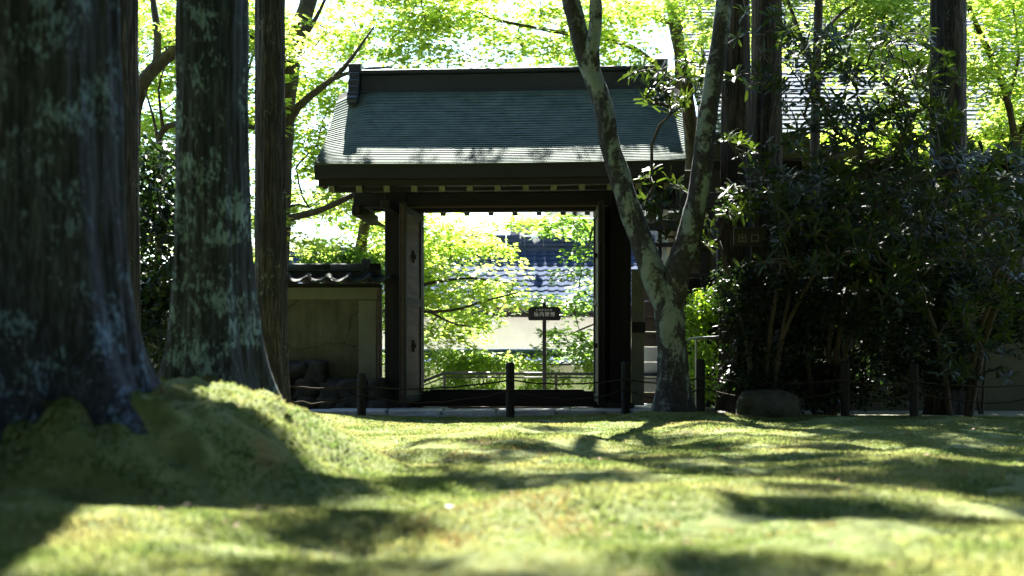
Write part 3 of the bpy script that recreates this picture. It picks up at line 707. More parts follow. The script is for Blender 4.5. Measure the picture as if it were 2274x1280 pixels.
# ---------------------------------------------------------------- buildings behind
def tiled_slope(parent, x0, x1, y_e, z_e, y_r, z_r, tw, rows, mat, name='tile'):
    L = math.hypot(y_r - y_e, z_r - z_e); pitch = math.atan2(z_r - z_e, y_r - y_e); tl = L / rows
    tm = pantile(tw * 1.06, tl * 1.08, 0.012, 0.085); tm.materials.append(mat)
    for i in range(rows):
        x = x0
        while x < x1:
            t = bpy.data.objects.new(name, tm); COL.objects.link(t); t.parent = parent
            s = (i + 1) * tl
            t.matrix_basis = Matrix.Translation((x + tw, y_e + s * math.cos(pitch), z_e + s * math.sin(pitch) + 0.02)) @ Matrix.Rotation(math.pi, 4, 'Z') @ Matrix.Rotation(-pitch, 4, 'X')
            x += tw

# white hall with tile roof, seen through the gate
H = empty('temple_hall', (0, 27, -1.4), 0, 'white hall with blue-grey tiled roof seen through the gate opening', 'building')
def hz(py, Y): return HC + (HORIZON - py) * Y / F + 1.4
e_z = hz(684, 27); r_z = hz(560, 29.0)
MB().box(-6.5, 7, 0.6, 4.5, -1.0, e_z - 0.10).build('wall', M['white'], H)
MB().box(-6.6, 7.1, 0.35, 0.60, e_z - 0.16, e_z - 0.02).build('eave_beam', M['timber_x'], H, 0.01)
MB().box(-6.6, 7.1, 0.02, 0.12, e_z - 0.05, e_z - 0.005).build('eave_edge', M['timber_pale'], H)
rb = MB(); rb.add([(-6.6, 0.03, e_z - 0.03), (7.1, 0.03, e_z - 0.03), (7.1, 2.1, r_z - 0.03), (-6.6, 2.1, r_z - 0.03), (-6.6, 0.03, e_z - 0.08), (7.1, 0.03, e_z - 0.08), (7.1, 2.1, r_z - 0.2), (-6.6, 2.1, r_z - 0.2)], [(0,1,2,3), (7,6,5,4), (0,4,5,1), (1,5,6,2), (2,6,7,3), (3,7,4,0)])
rf = rb.build('roof', M['tile_blue'], H)
tiled_slope(rf, -1.9, 2.6, 0.0, e_z, 2.0, r_z, 0.20, 11, M['tile_blue'])
rdg = MB().box(-6.6, 7.1, 1.95, 2.3, r_z - 0.02, r_z + 0.10).build('ridge_base', M['tile_blue'], rf, 0.01)
for zz, dd in ((0.105, 0.0), (0.195, 0.02), (0.275, 0.04)):
    x = -2.4
    while x < 2.8:
        MB().box(x + 0.005, x + 0.375, 1.93 + dd, 2.32 - dd, r_z + zz, r_z + zz + 0.075).build('ridge_tile', M['tile_blue'], rf, 0.006); x += 0.38
U = empty('temple_hall', (0, 33, -1.4), 0, 'taller hall with shaded grey-blue gable and white upper plaster behind the tiled roof', 'building')
u0 = -0.05
MB().box(u0, 9, 0, 4, -1, hz(486, 33)).build('wall', m_plain('shaded_wall', (0.10, 0.115, 0.14), (0.16, 0.18, 0.21), 3, 0.8), U)  # eave shade put into this wall's grey-blue colour
MB().box(u0 + 0.8, 9, -0.05, -0.002, hz(484, 33), hz(400, 33)).build('upper_wall', M['white'], U)
MB().box(u0 - 0.4, 9.5, -1.2, 4.6, hz(400, 33), hz(385, 33)).build('roof', M['tile'], U, 0.02)
for x in (1.4, 2.1, 2.8, 3.5): MB().box(x, x + 0.1, -0.09, -0.052, hz(484, 33), hz(402, 33)).build('wall_post', M['timber'], U)
# wall lamp under that roof
lp = empty('wall_lamp', at(1187, 530, 28.6), 0, 'white floodlight on a curved arm before the shaded wall', 'lamp')
MB().tube([(-0.28, 0.35, 0.13), (-0.2, 0.2, 0.06), (-0.1, 0.05, 0.05), (-0.02, 0, 0.08)], 0.012, 6).build('arm', M['lamp'], lp, smooth=True)
MB().tube([(-0.03, 0, 0.07), (0.05, -0.03, -0.07)], [0.05, 0.075], 12).build('lamp_head', M['lamp'], lp, smooth=True)
MB().tube([(-0.28, 0.35, 0.13), (-0.28, 0.45, -0.6)], 0.015, 6).build('bracket', M['lamp'], lp)

# low tiled boundary wall in front of the white hall
BW = coped_wall('boundary_wall', 'low sunlit boundary wall with tile coping before the white hall', -5, 6, 24.0, 0.50, M['white'], False, -1.7, 1.6, zb=-1.6, tw=0.2, tmat='tile_blue')

# shingled hall on the right
SH = empty('shingled_hall', (0, 0, 0), 0, 'large hall with pale grey shingle roof behind the dark cedars', 'building')
EY, EZ = 20.5, HC + (HORIZON - 297) * 20.5 / F
PITCH = R(31)
def shp(s, lift=0): return (EY + s * math.cos(PITCH) - lift * math.sin(PITCH), EZ + s * math.sin(PITCH) + lift * math.cos(PITCH))
a0, a1 = shp(0.02, -0.02), shp(10, -0.02)
rb = MB(); rb.add([(2.85, a0[0], a0[1]), (13, a0[0], a0[1]), (13, a1[0], a1[1]), (2.85, a1[0], a1[1]), (2.85, a0[0], a0[1]-0.12), (13, a0[0], a0[1]-0.12), (13, a1[0], a1[1]-0.3), (2.85, a1[0], a1[1]-0.3)], [(0,1,2,3), (7,6,5,4), (0,4,5,1), (1,5,6,2), (2,6,7,3), (3,7,4,0)])
srf = rb.build('roof', M['eave'], SH)
for k in range(52):
    s0, s1 = k * 0.18, (k + 1) * 0.18 + 0.03
    p0, p1, p2 = shp(s0, 0.022), shp(s1, 0.0), shp(s0, -0.012)
    MB().add([(2.82, p2[0], p2[1]), (13.1, p2[0], p2[1]), (13.1, p0[0], p0[1]), (2.82, p0[0], p0[1]), (13.1, p1[0], p1[1]), (2.82, p1[0], p1[1])], [(0, 1, 2, 3), (3, 2, 4, 5)]).build('shingle_course', M['shingle'], srf)
MB().box(2.9, 13, EY + 0.05, EY + 0.25, EZ - 0.36, EZ - 0.14).build('eave_beam', M['timber_x'], SH, 0.01)
MB().box(1.7, 13, EY + 0.9, EY + 1.1, EZ - 0.75, EZ - 0.4).build('wall_plate', M['timber_x'], SH, 0.01)
MB().box(2.9, 13, EY + 1.2, EY + 1.35, -0.8, EZ + 0.3).build('wall', M['timber'], SH)
for k in range(18):
    x = 3.0 + k * 0.46
    MB().bar((x, EY + 1.2, EZ + 0.28), (x, EY + 0.1, EZ - 0.18), 0.08, 0.11).build('rafter', M['timber'], SH)
for px in (1795, 1935): 
    p = at(px, 358, EY + 0.75); MB().box(p[0] - 0.06, p[0] + 0.06, p[1], p[1] + 0.14, p[2] - 0.05, p[2] + 0.05).build('bracket_end', M['endgrain'], SH, 0.004)
# timber framed bay between gate and hall
BAY = empty('timber_bay', (0, 0, 0), 0, 'timber framed plaster bay seen through the fork of the lichened tree', 'building')
def bayx(px): return at(px, 500, 19.6)[0]
def bayz(py): return at(1137, py, 19.6)[2]
MB().box(bayx(1530), bayx(1580), 19.72, 19.8, bayz(608), bayz(470)).build('plaster_panel', M['plaster_pale'], BAY)
MB().box(bayx(1482), bayx(1530), 19.74, 19.8, bayz(608), bayz(470)).build('plaster_panel', M['plaster'], BAY)
MB().box(bayx(1471), bayx(1483), 19.60, 19.66, bayz(620), bayz(462)).build('white_post', M['white'], BAY)
for px, w in ((1465, 8), (1563, 12), (1600, 14)): MB().box(bayx(px - w / 2), bayx(px + w / 2), 19.55, 19.7, -0.6, bayz(462)).build('post', M['timber'], BAY, 0.006)
for y0, y1 in ((492, 513), (540, 549), (609, 617)): MB().box(bayx(1420), bayx(1700), 19.5, 19.62, bayz(y1), bayz(y0)).build('beam', M['timber_x'], BAY, 0.006)
MB().box(bayx(1400), bayx(1700), 19.45, 19.8, bayz(465), bayz(430)).build('top_beam', M['timber_x'], BAY, 0.006)
MB().bar((bayx(1535), 19.66, bayz(575)), (bayx(1572), 19.66, bayz(612)), 0.05, 0.07).build('brace', M['timber_pale'], BAY)
for k in range(9):
    z0 = bayz(905) + k * 0.21
    MB().box(bayx(1408), bayx(1462), 19.66, 19.69, z0, z0 + 0.2).build('plank', M['white'] if k in (1, 2, 3) else M['timber_pale'], BAY, 0.004)
MB().box(bayx(1462), bayx(1700), 19.68, 19.72, -0.6, bayz(618)).build('lower_panel', M['timber'], BAY)
# exit board
EX = empty('exit_board', (*at(1664, 532, 15.1)[:2], 0), 0, 'dark board with white exit characters on a post among the shaded leaves', 'sign')
ez_ = at(1664, 532, 15.1)[2]
MB().box(-0.17, 0.17, -0.015, 0.015, ez_ - 0.075, ez_ + 0.13).build('board', M['board'], EX, 0.006)
MB().box(0.03, 0.15, 0.017, 0.09, -0.2, ez_ + 0.08).build('post', M['post'], EX, 0.006)
def text(parent, body, size, loc, mat, spacing=1.0, bold=0.0):
    cu = bpy.data.curves.new('lettering', 'FONT'); cu.body = body; cu.size = size; cu.align_x = 'CENTER'; cu.align_y = 'CENTER'
    cu.space_character = spacing; cu.offset = bold; cu.extrude = 0.001; cu.materials.append(mat)
    tmp = bpy.data.objects.new('tmp_text', cu); COL.objects.link(tmp)
    me = bpy.data.meshes.new_from_object(tmp.evaluated_get(bpy.context.evaluated_depsgraph_get()))
    bpy.data.objects.remove(tmp)
    o = put('lettering', me, None, parent, loc); o.rotation_euler = (R(90), 0, 0); return o
text(EX, '出口', 0.105, (-0.01, -0.018, ez_ + 0.005), M['letter_grey'], 1.55, 0.001)

# ---------------------------------------------------------------- sign, rails, rope fence
p = at(1209, 900, 19.0); gzz = gz(p[0], 19.0)
SG = empty('signpost', (p[0], 19.0, gzz), 0, 'black notched signboard with white characters on a slim post', 'sign')
zc = at(1209, 697, 19.0)[2] - gzz; sc_ = 19.0 / F
MB().box(-4.2 * sc_, 4.2 * sc_, 0.012, 0.055, -0.1, zc + 25 * sc_).build('post', M['board'], SG, 0.004)
outl = []
hw, hh = 36 * sc_, 15 * sc_
q = [(-1.0, 0.45), (-0.97, 0.75), (-0.86, 1.0), (0.86, 1.0), (0.97, 0.75), (1.0, 0.45), (0.92, 0.12), (0.89, -0.1), (0.93, -0.25), (1.0, -0.45), (1.0, -0.75), (0.93, -1.0), (-0.93, -1.0), (-1.0, -0.75), (-1.0, -0.45), (-0.93, -0.25), (-0.89, -0.1), (-0.92, 0.12)]
vs = [(a * hw, y, zc + b * hh) for y in (-0.012, 0.010) for a, b in q]; n = len(q)
MB().add(vs, [tuple(range(n)), tuple(reversed(range(n, 2 * n)))] + [(i, n + i, n + (i + 1) % n, (i + 1) % n) for i in range(n)]).build('board', M['board'], SG)
text(SG, '境内禁煙', 0.064, (0, -0.014, zc - 0.012), M['letter'], 1.28, 0.0012)
text(SG, '文化財区域内', 0.030, (-0.005, -0.014, zc + 0.046), M['letter'], 1.5, 0.0006)

HR = empty('handrail', (0, 0, 0), 0, 'dark metal handrail crossing the lower part of the gate opening', 'handrail')
def pr(px, py, Y=19.6): return at(px, py, Y)
MB().tube([pr(880, 872), pr(985, 829), pr(1480, 832)], 0.021, 8).build('top_rail', M['darksteel'], HR, smooth=True)
MB().tube([pr(900, 872), pr(987, 838), pr(1480, 840)], 0.011, 8).build('lower_rail', M['darksteel'], HR, smooth=True)
for px in (987, 1235, 1425): MB().tube([pr(px, 831), pr(px, 960)], 0.018, 8).build('post', M['darksteel'], HR)
SR = empty('steel_rail', (0, 0, 0), 0, 'short bright steel handrail beside the lime green shrub', 'handrail')
MB().tube([pr(1530, 762, 15.9), pr(1528, 754, 15.9), pr(1540, 752, 15.9), pr(1634, 747, 15.9)], 0.016, 10).build('top_rail', M['steel'], SR, smooth=True)
for px in (1545, 1655): MB().tube([pr(px, 750, 15.9), pr(px, 925, 15.9)], 0.014, 8).build('post', M['steel'], SR)

posts = [(803, 828, 940, 14.6, 'rope fence post standing before the olive plaster wall'),
         (1133, 805, 930, 14.9, 'rope fence post standing before the middle of the gate threshold'),
         (1389, 803, 914, 15.3, 'rope fence post before the right gate pillar, next to the forked tree'),
         (1556, 798, 908, 15.1, 'rope fence post beside the steel handrail and forked tree'),
         (1877, 805, 922, 14.7, 'rope fence post in deep shade just right of the mossy boulder'),
         (2030, 808, 928, 14.4, 'rope fence post in deep shade below the lone dark cedar'),
         (560, 800, 935, 14.2, 'rope fence post hidden behind the lichened cedar'),
         (2330, 808, 930, 14.3, 'rope fence post at the far end of the shaded fence')]
tops = []
for px, ty_, by, Y, lab in posts:
    x = (px - 1137) * Y / F; zb = gz(x, Y); zt = at(px, ty_, Y)[2]
    o = empty('fence_post', (x, Y, zb), random.uniform(-3, 3), lab, 'post', 'rope fence posts')
    h = zt - zb; r_ = 0.046
    MB().tube([(0, 0, -0.15), (0, 0, h * 0.5), (0, 0, h - 0.03), (0, 0, h - 0.008), (0, 0, h)], [r_ * 1.02, r_, r_ * 0.98, r_ * 0.9, r_ * 0.7], 14).build('shaft', M['post'], o)
    MB().tube([(r_ * 1.06 * math.cos(a), r_ * 1.06 * math.sin(a), h * 0.66 + 0.006 * math.sin(a * 2)) for a in np.linspace(0, 6.283, 15)], 0.008, 6).build('rope_knot', M['rope'], o)
    tops.append((px, np.array([x, Y, zb]), h))
tops.sort(key=lambda t: t[0])
for frac, sag_, lab in ((0.68, 0.05, 'upper hemp rope strung between the fence posts'), (0.5, 0.11, 'lower hemp rope sagging between the fence posts')):
    pts = []
    for i in range(len(tops) - 1):
        a = tops[i][1] + np.array([0, -0.05, tops[i][2] * frac]); b = tops[i+1][1] + np.array([0, -0.05, tops[i+1][2] * frac])
        for u in np.linspace(0, 1, 14)[:-1]: pts.append(a + (b - a) * u - np.array([0, 0, sag_ * random.uniform(0.85, 1.1) * 4 * u * (1 - u)]))
    pts.append(tops[-1][1] + np.array([0, -0.05, tops[-1][2] * frac]))
    tag(MB().tube(pts, 0.0085, 6).build('rope', M['rope'], smooth=True), lab, 'rope')

rk = put('boulder', rock_mesh(0.33, 0.26, 0.22, 5, 4), M['stone_moss'], None, (*foot(1708, 14.7)[:2], 0.02)); tag(rk, 'dark mossy boulder at the moss edge under the shrubs', 'rock')
for px, Y, s in ((1600, 15.0, 0.11), (1340, 15.1, 0.05)):
    f_ = foot(px, Y); r2 = put('boulder', rock_mesh(s, s, s * 0.5, int(px), 3), M['stone'], None, (f_[0], f_[1], f_[2] + 0.01))
    tag(r2, 'small stone beside the forked tree base' if px > 1500 else 'small stone on the gravel before the gate', 'rock')

# ---------------------------------------------------------------- maples and other trees
def maple(label, skel, regions, leaves=260, mat='maple', twig=0.0045, size=0.085, rad=(0.45, 0.85), bark='branch', extra=None, name='maple_tree', shade=None, tilt=0.28):
    base = np.asarray(skel[0][0][0]); o = empty(name, (0, 0, 0), 0, label, 'tree', 'trees around the gate')
    nodes = []
    for i, (pts, r0, r1) in enumerate(skel):
        nodes += limb(o, 'trunk' if i == 0 else 'limb', pts, r0, r1, M[bark], 12 if i == 0 else 8)
    hi = [n for n in nodes if n[2] > 0.8] or nodes
    parts = []; targ = []
    for (x0, y0, x1, y1, Y0, Y1, k) in regions:
        for _ in range(k):
            Y = random.uniform(Y0, Y1); c = at(random.uniform(x0, x1), random.uniform(y0, y1), Y)
            targ.append(c); parts.append(spray(c, random.uniform(*rad), int(0.8 * leaves * random.uniform(0.7, 1.3)), tilt, size))
    grow(o, hi, targ, M['branch'], twig)
    if parts:
        P, nr, dr, s = cat(parts); put('crown', leaf_mesh(P, nr, dr, s, T_MAPLE), M[mat], o)
    return o, hi
L_ = lambda Y, *pp: [at(px, py, Y + dy) for px, py, dy in pp]

treeA = maple('leaning maple behind the slim cedar, limbs reaching over the gate roof',
      [(L_(19, (610, 860, 0), (618, 600, 0), (628, 330, 0), (646, 140, 0), (680, 20, 0.2), (720, -120, 0.4)), 0.17, 0.11),
       (L_(19, (622, 310, 0), (660, 240, -0.2), (720, 190, -0.4), (765, 150, -0.5), (830, 60, -0.5)), 0.075, 0.012),
       (L_(19, (655, 110, 0), (690, 60, 0.1), (712, 20, 0.2), (740, -40, 0.2)), 0.05, 0.015),
       (L_(19, (615, 500, 0), (650, 483, -0.3), (705, 470, -0.6), (760, 445, -0.8), (812, 422, -0.8)), 0.06, 0.03),
       (L_(19, (740, 175, -0.5), (800, 155, -0.4), (870, 150, 0.4)), 0.03, 0.012)],
      [(640, -70, 1000, 120, 20, 22.3, 28), (640, 100, 800, 330, 19.6, 22, 17), (640, 330, 860, 480, 19.2, 21.5, 12)])[0]
treeB = maple('maple with a thick arching limb between the two big cedars',
      [(L_(17, (285, 880, 0), (290, 420, 0), (300, 230, 0), (335, 160, 0), (400, 105, 0.2), (500, 20, 0.4), (560, -80, 0.5)), 0.15, 0.06),
       (L_(17, (345, 155, 0), (350, 80, 0.2), (330, -60, 0.4)), 0.06, 0.03)],
      [(295, -70, 600, 120, 17, 20.5, 44), (295, 120, 570, 300, 18, 21, 26)])[0]
treeC = maple('young slender maple growing behind the gap between the cedars',
      [(L_(16.5, (352, 860, 0), (352, 480, 0), (352, 330, 0), (362, 290, 0), (395, 275, 0), (480, 270, 0.2), (570, 285, 0.3)), 0.055, 0.03),
       (L_(16.5, (353, 360, 0), (375, 420, 0.2), (388, 480, 0.3)), 0.03, 0.015), (L_(16.5, (352, 320, 0), (340, 260, 0), (322, 200, 0)), 0.025, 0.008), (L_(16.5, (362, 285, 0), (352, 200, 0), (366, 150, 0)), 0.022, 0.008)],
      [(300, 300, 420, 560, 18, 21, 14), (520, 320, 660, 600, 18.5, 22, 10)])[0]
treeD = maple('sunlit maple filling the gate opening with long dark boughs',
      [(L_(21.5, (780, 900, 0), (790, 720, 0), (800, 560, 0), (830, 420, 0), (880, 300, 0.3)), 0.14, 0.06),
       (L_(21.5, (795, 690, 0), (880, 650, -0.3), (960, 628, -0.5), (1050, 618, -0.4), (1140, 632, -0.2)), 0.045, 0.012),
       (L_(21.5, (800, 690, 0), (900, 692, -0.6), (1000, 690, -0.7), (1080, 668, -0.6), (1150, 650, -0.5)), 0.04, 0.012),
       (L_(21.5, (950, 690, -0.6), (1010, 720, -0.8), (1080, 730, -0.9)), 0.02, 0.006),
       (L_(21.5, (815, 480, 0), (960, 560, 0.6), (1060, 525, 1.0), (1180, 490, 1.2)), 0.04, 0.012)],
      [(850, 440, 1080, 560, 20.6, 23.4, 18), (860, 540, 1105, 690, 20.6, 23.0, 26), (870, 680, 1080, 800, 20.6, 23, 14), (640, 430, 860, 600, 20.5, 23, 14), (1100, 480, 1190, 510, 22, 23.0, 3), (1080, 640, 1170, 700, 21, 22.4, 3)], rad=(0.4, 0.7), leaves=280)[0]
treeE = maple('greener maple boughs hanging beside the notched signboard',
      [(L_(21, (1392, 880, 0), (1385, 640, 0), (1375, 470, 0), (1350, 380, 0)), 0.10, 0.05),
       (L_(21, (1378, 500, 0), (1325, 490, 0), (1308, 545, -0.1), (1292, 600, -0.2), (1285, 640, -0.2)), 0.02, 0.008),
       (L_(21, (1388, 700, 0), (1320, 720, 0), (1262, 745, 0)), 0.025, 0.008)],
      [(1235, 600, 1330, 690, 20.5, 22, 6), (1245, 740, 1330, 800, 20.5, 22, 7), (1290, 500, 1330, 570, 20.5, 22, 3), (1220, 485, 1270, 510, 20.6, 21.4, 3)], mat='maple_deep', rad=(0.3, 0.55), leaves=220)[0]
treeF = maple('bright maple crown rising above the gate ridge',
      [(L_(22.5, (1545, 860, 0), (1540, 500, 0), (1530, 250, 0), (1500, 60, 0), (1470, -100, 0)), 0.16, 0.09),
       (L_(22.5, (1530, 220, 0), (1440, 130, -0.6), (1360, 90, -1.0), (1230, 70, -1.2), (1080, 40, -1.2)), 0.06, 0.02),
       (L_(22.5, (1500, 60, 0), (1400, 10, -0.4), (1250, -50, -0.6), (1050, -90, -0.6)), 0.06, 0.03),
       (L_(22.5, (1535, 330, 0), (1500, 130, -0.8), (1520, 20, -1.0)), 0.04, 0.015), (L_(22.5, (1538, 400, 0), (1560, 150, -0.4), (1550, -20, -0.5)), 0.045, 0.02)],
      [(860, -80, 1300, 60, 20, 22.5, 24), (880, 40, 1330, 150, 20.3, 23, 24), (1300, -60, 1600, 160, 20, 22.5, 26)])[0]
treeG = maple('spreading green maple beyond the lone dark cedar',
      [(L_(19, (2262, 860, 0), (2262, 420, 0), (2252, 300, 0), (2225, 180, 0), (2170, 60, 0.2), (2120, -60, 0.4)), 0.08, 0.035),
       (L_(19, (2255, 330, 0), (2290, 240, 0), (2330, 120, 0)), 0.05, 0.02), (L_(19, (2235, 230, 0), (2262, 130, 0), (2250, 20, 0)), 0.03, 0.012)],
      [(2120, -60, 2340, 170, 18, 21, 34), (2150, 170, 2330, 330, 18.5, 21, 16)], mat='maple', leaves=240)[0]
treeH = maple('thin dark maple stem rising through the rhododendron leaves',
      [(L_(17.5, (1808, 880, 0), (1808, 500, 0), (1812, 200, 0), (1818, 0, 0), (1822, -160, 0)), 0.075, 0.05),
       (L_(17.5, (1812, 180, 0), (1770, 60, 0.3), (1735, -40, 0.5)), 0.035, 0.02), (L_(17.5, (1815, 90, 0), (1880, 20, 0.4), (1980, -30, 0.8)), 0.03, 0.015)],
      [(1590, -60, 2080, 60, 18, 20, 26), (1860, 60, 2060, 140, 18.5, 20, 8), (1880, 250, 2030, 330, 18.6, 20, 7), (1960, 130, 2060, 240, 18.6, 20, 5), (1620, 40, 1780, 130, 18.5, 20, 5)])[0]

# forked tree in front of the gate
FT = empty('forked_tree', (0, 0, 0), 0, 'forked tree with pale lichen patches growing in front of the gate', 'tree')
def bark_tube(name, pts, rads, parent, nseg=40, seed=1):
    p = resample(pts, 0.06); k = len(p); tt = np.linspace(0, 1, k); rk = np.interp(tt, np.linspace(0, 1, len(rads)), rads)
    P = np.array(p); d = np.gradient(P, axis=0); d = unit(d)
    u = np.array([0.0, -1.0, 0.0]); th = np.arange(nseg) * 2 * math.pi / nseg
    V = []
    for i in range(k):
        u = u - d[i] * np.dot(u, d[i]); u = u / np.linalg.norm(u); w = np.cross(d[i], u)
        ring = np.cos(th)[:, None] * u + np.sin(th)[:, None] * w
        pos = P[i] + ring * rk[i]
        rr = rk[i] * (1 + 0.10 * vnoise(pos[:, 0] * 5, pos[:, 1] * 5, pos[:, 2] * 4, seed) + 0.05 * vnoise(pos[:, 0] * 14, pos[:, 1] * 14, pos[:, 2] * 11, seed + 1) + 0.02 * vnoise(pos[:, 0] * 40, pos[:, 1] * 40, pos[:, 2] * 40, seed + 2))
        V.append(P[i] + ring * rr[:, None])
    ii = np.arange(k * nseg).reshape(k, nseg); jj = np.roll(ii, -1, axis=1)
    put(name, mesh_np(np.concatenate(V), np.stack([ii[:-1], jj[:-1], jj[1:], ii[1:]], -1).reshape(-1, 4), True), M['smooth'], parent)
    return p
fy = 14.5; s_ = fy / F
bark_tube('trunk', L_(fy, (1497, 930, 0), (1495, 880, 0), (1494, 800, 0), (1490, 740, 0), (1486, 690, 0), (1482, 650, 0)), [54*s_, 41*s_, 35*s_, 33*s_, 33*s_, 33*s_, 25*s_], FT, seed=4)
fl = bark_tube('limb', L_(fy, (1484, 690, 0), (1444, 590, 0.02), (1408, 490, 0.06), (1378, 400, 0.1), (1354, 320, 0.12), (1338, 230, 0.15), (1302, 130, 0.2), (1272, 20, 0.2), (1240, -130, 0.2), (1180, -420, 0.4), (1150, -800, 1.0)), [31*s_, 26*s_, 23*s_, 22*s_, 21*s_, 20*s_, 19*s_, 18*s_, 16*s_, 13*s_, 8*s_], FT, seed=9)
fr = bark_tube('limb', L_(fy, (1488, 690, 0), (1508, 590, -0.02), (1536, 500, -0.04), (1556, 400, -0.06), (1566, 300, -0.06), (1582, 190, -0.06), (1598, 90, -0.06), (1612, -10, -0.06), (1650, -200, 0), (1700, -500, 0.4), (1690, -850, 1.2)), [32*s_, 26*s_, 22*s_, 20*s_, 19*s_, 19*s_, 18*s_, 17*s_, 16*s_, 13*s_, 8*s_], FT, seed=14)
fs_ = bark_tube('limb', L_(fy, (1320, 170, 0.16), (1316, 110, 0.12), (1322, 50, 0.1), (1326, -40, 0.1), (1340, -220, 0.2)), [16*s_, 15*s_, 13*s_, 11*s_, 7*s_], FT, 20, seed=19)

# high leaf canopy over the moss (above the frame): clumps added along the sun's rays to shape the dappled shade
LIT = [(770, 950, 130, 34), (960, 975, 190, 30), (1290, 972, 130, 14), (1660, 958, 210, 12), (1240, 1035, 90, 22), (500, 1140, 140, 22), (80, 1140, 130, 28), (1180, 1120, 240, 22), (1560, 1085, 100, 14),
       (1960, 1212, 130, 20), (1150, 1235, 230, 22), (2040, 1015, 110, 12), (2140, 946, 80, 8), (2000, 1110, 150, 12), (1500, 1180, 160, 16), (300, 1225, 160, 14), (1060, 950, 90, 14), (900, 1120, 100, 14)]
YS = np.arange(2.6, 15.6, 0.04)
def hit(px, py):
    X = (px - 1137.0) * YS / F; Z = HC + (HORIZON - py) * YS / F
    b = np.nonzero(Z <= ground_z(X, YS))[0]
    return at(px, py, YS[b[0]] if len(b) else 15.5)
LITP = np.array([hit(a + rx * math.sqrt(r_) * math.cos(t_), b + ry * math.sqrt(r_) * math.sin(t_)) for a, b, rx, ry in LIT for r_ in (0.0, 0.3, 0.9) for t_ in np.arange(0, 6.28, 0.8)])
LITR = np.array([0.36 if i == 0 else 0.2 for i in range(len(LIT)) for _ in range(24)])
def blocked(c):
    d = LITP - c; d = d - np.outer(d @ SUN_DIR, SUN_DIR); return bool(np.any(np.linalg.norm(d, axis=1) < LITR))
DARK = [(1280, 965, 1520, 1000, 10), (0, 860, 420, 1080, 40), (250, 940, 560, 1080, 40), (560, 1010, 800, 1070, 10), (1250, 1000, 1800, 1060, 14), (1800, 1040, 2274, 1180, 16), (0, 1170, 400, 1220, 4)]
def canopy():
    host = {'f': [n for n in fl + fr + fs_ if n[2] > 4.6], 'a': [at(735, -150, 19.5), at(760, -300, 19.8), at(800, -500, 20.2)], 'g': [at(1470, -100, 22.5), at(1440, -260, 22.5), at(1400, -420, 22.8)], 'h': [at(1822, -160, 17.5), at(1824, -300, 17.5), at(1830, -450, 17.6)]}
    parents = {'f': FT, 'a': treeA, 'g': treeF, 'h': treeH}
    got = {k: [] for k in host}; tries = 0; n = 0; small = []
    spots = [(random.uniform(a, c), random.uniform(b, d)) for a, b, c, d, k in DARK for _ in range(k)]
    while n < 520 and tries < 9000:
        tries += 1
        if spots: px, py = spots.pop()
        else: px = random.uniform(-150, 2450); py = 925 + 420 * random.random() ** 1.4
        g = hit(px, py); 
        if g[1] > 12.2 and abs(g[0]) < 2.3: continue
        if py > 1165 and random.random() < 0.9: continue
        h = random.uniform(6.6, 9.4)
        c = g + SUN_DIR * (h / SUN_DIR[2])
        if blocked(c): continue
        if HORIZON - (c[2] - 0.8 - HC) * F / c[1] > -30: continue
        k = min(host, key=lambda q: min(np.linalg.norm(np.array(host[q]) - c, axis=1))); got[k].append(c); n += 1
    for x in (-1.75, -1.1, -0.55, -0.35, 0.35, 0.95, 1.2, 1.75):
        c = np.array([x + random.uniform(-.1, .1), 15.55, 2.75]); c = c + SUN_DIR * (random.uniform(5.4, 6.0) / SUN_DIR[2]); small.append(c); got['g'].append(c)
    for _ in range(200):  # unseen clumps added overhead to keep sun off the right-hand shrubs
        c = at(random.uniform(1660, 2330), random.uniform(60, 880), random.uniform(13.8, 16)); c = c + SUN_DIR * ((random.uniform(7.0, 10.0) - c[2]) / SUN_DIR[2])
        got['h' if c[0] > 2.6 else 'g'].append(c)
    for k in host:
        if not got[k]: continue
        if k != 'f': limb(parents[k], 'limb', host[k], 0.07, 0.04, M['branch'], 8)
        grow(parents[k], host[k], got[k], M['branch'], 0.006, 5, 0.42, 0.05)
        P, nr, dr, s = cat([blob(c, 0.2, 40, 0.09, 0.5) if any(c is q for q in small) else blob(c, random.uniform(0.22, 0.32), 70, 0.09, 0.45) if c[1] < 12.3 and c[0] > -0.9 else blob(c, random.uniform(0.2, 0.42), 85, 0.10, 0.45) for c in got[k]])
        put('crown', leaf_mesh(P, nr, dr, s, T_OVAL), M['canopy'], parents[k])
canopy()

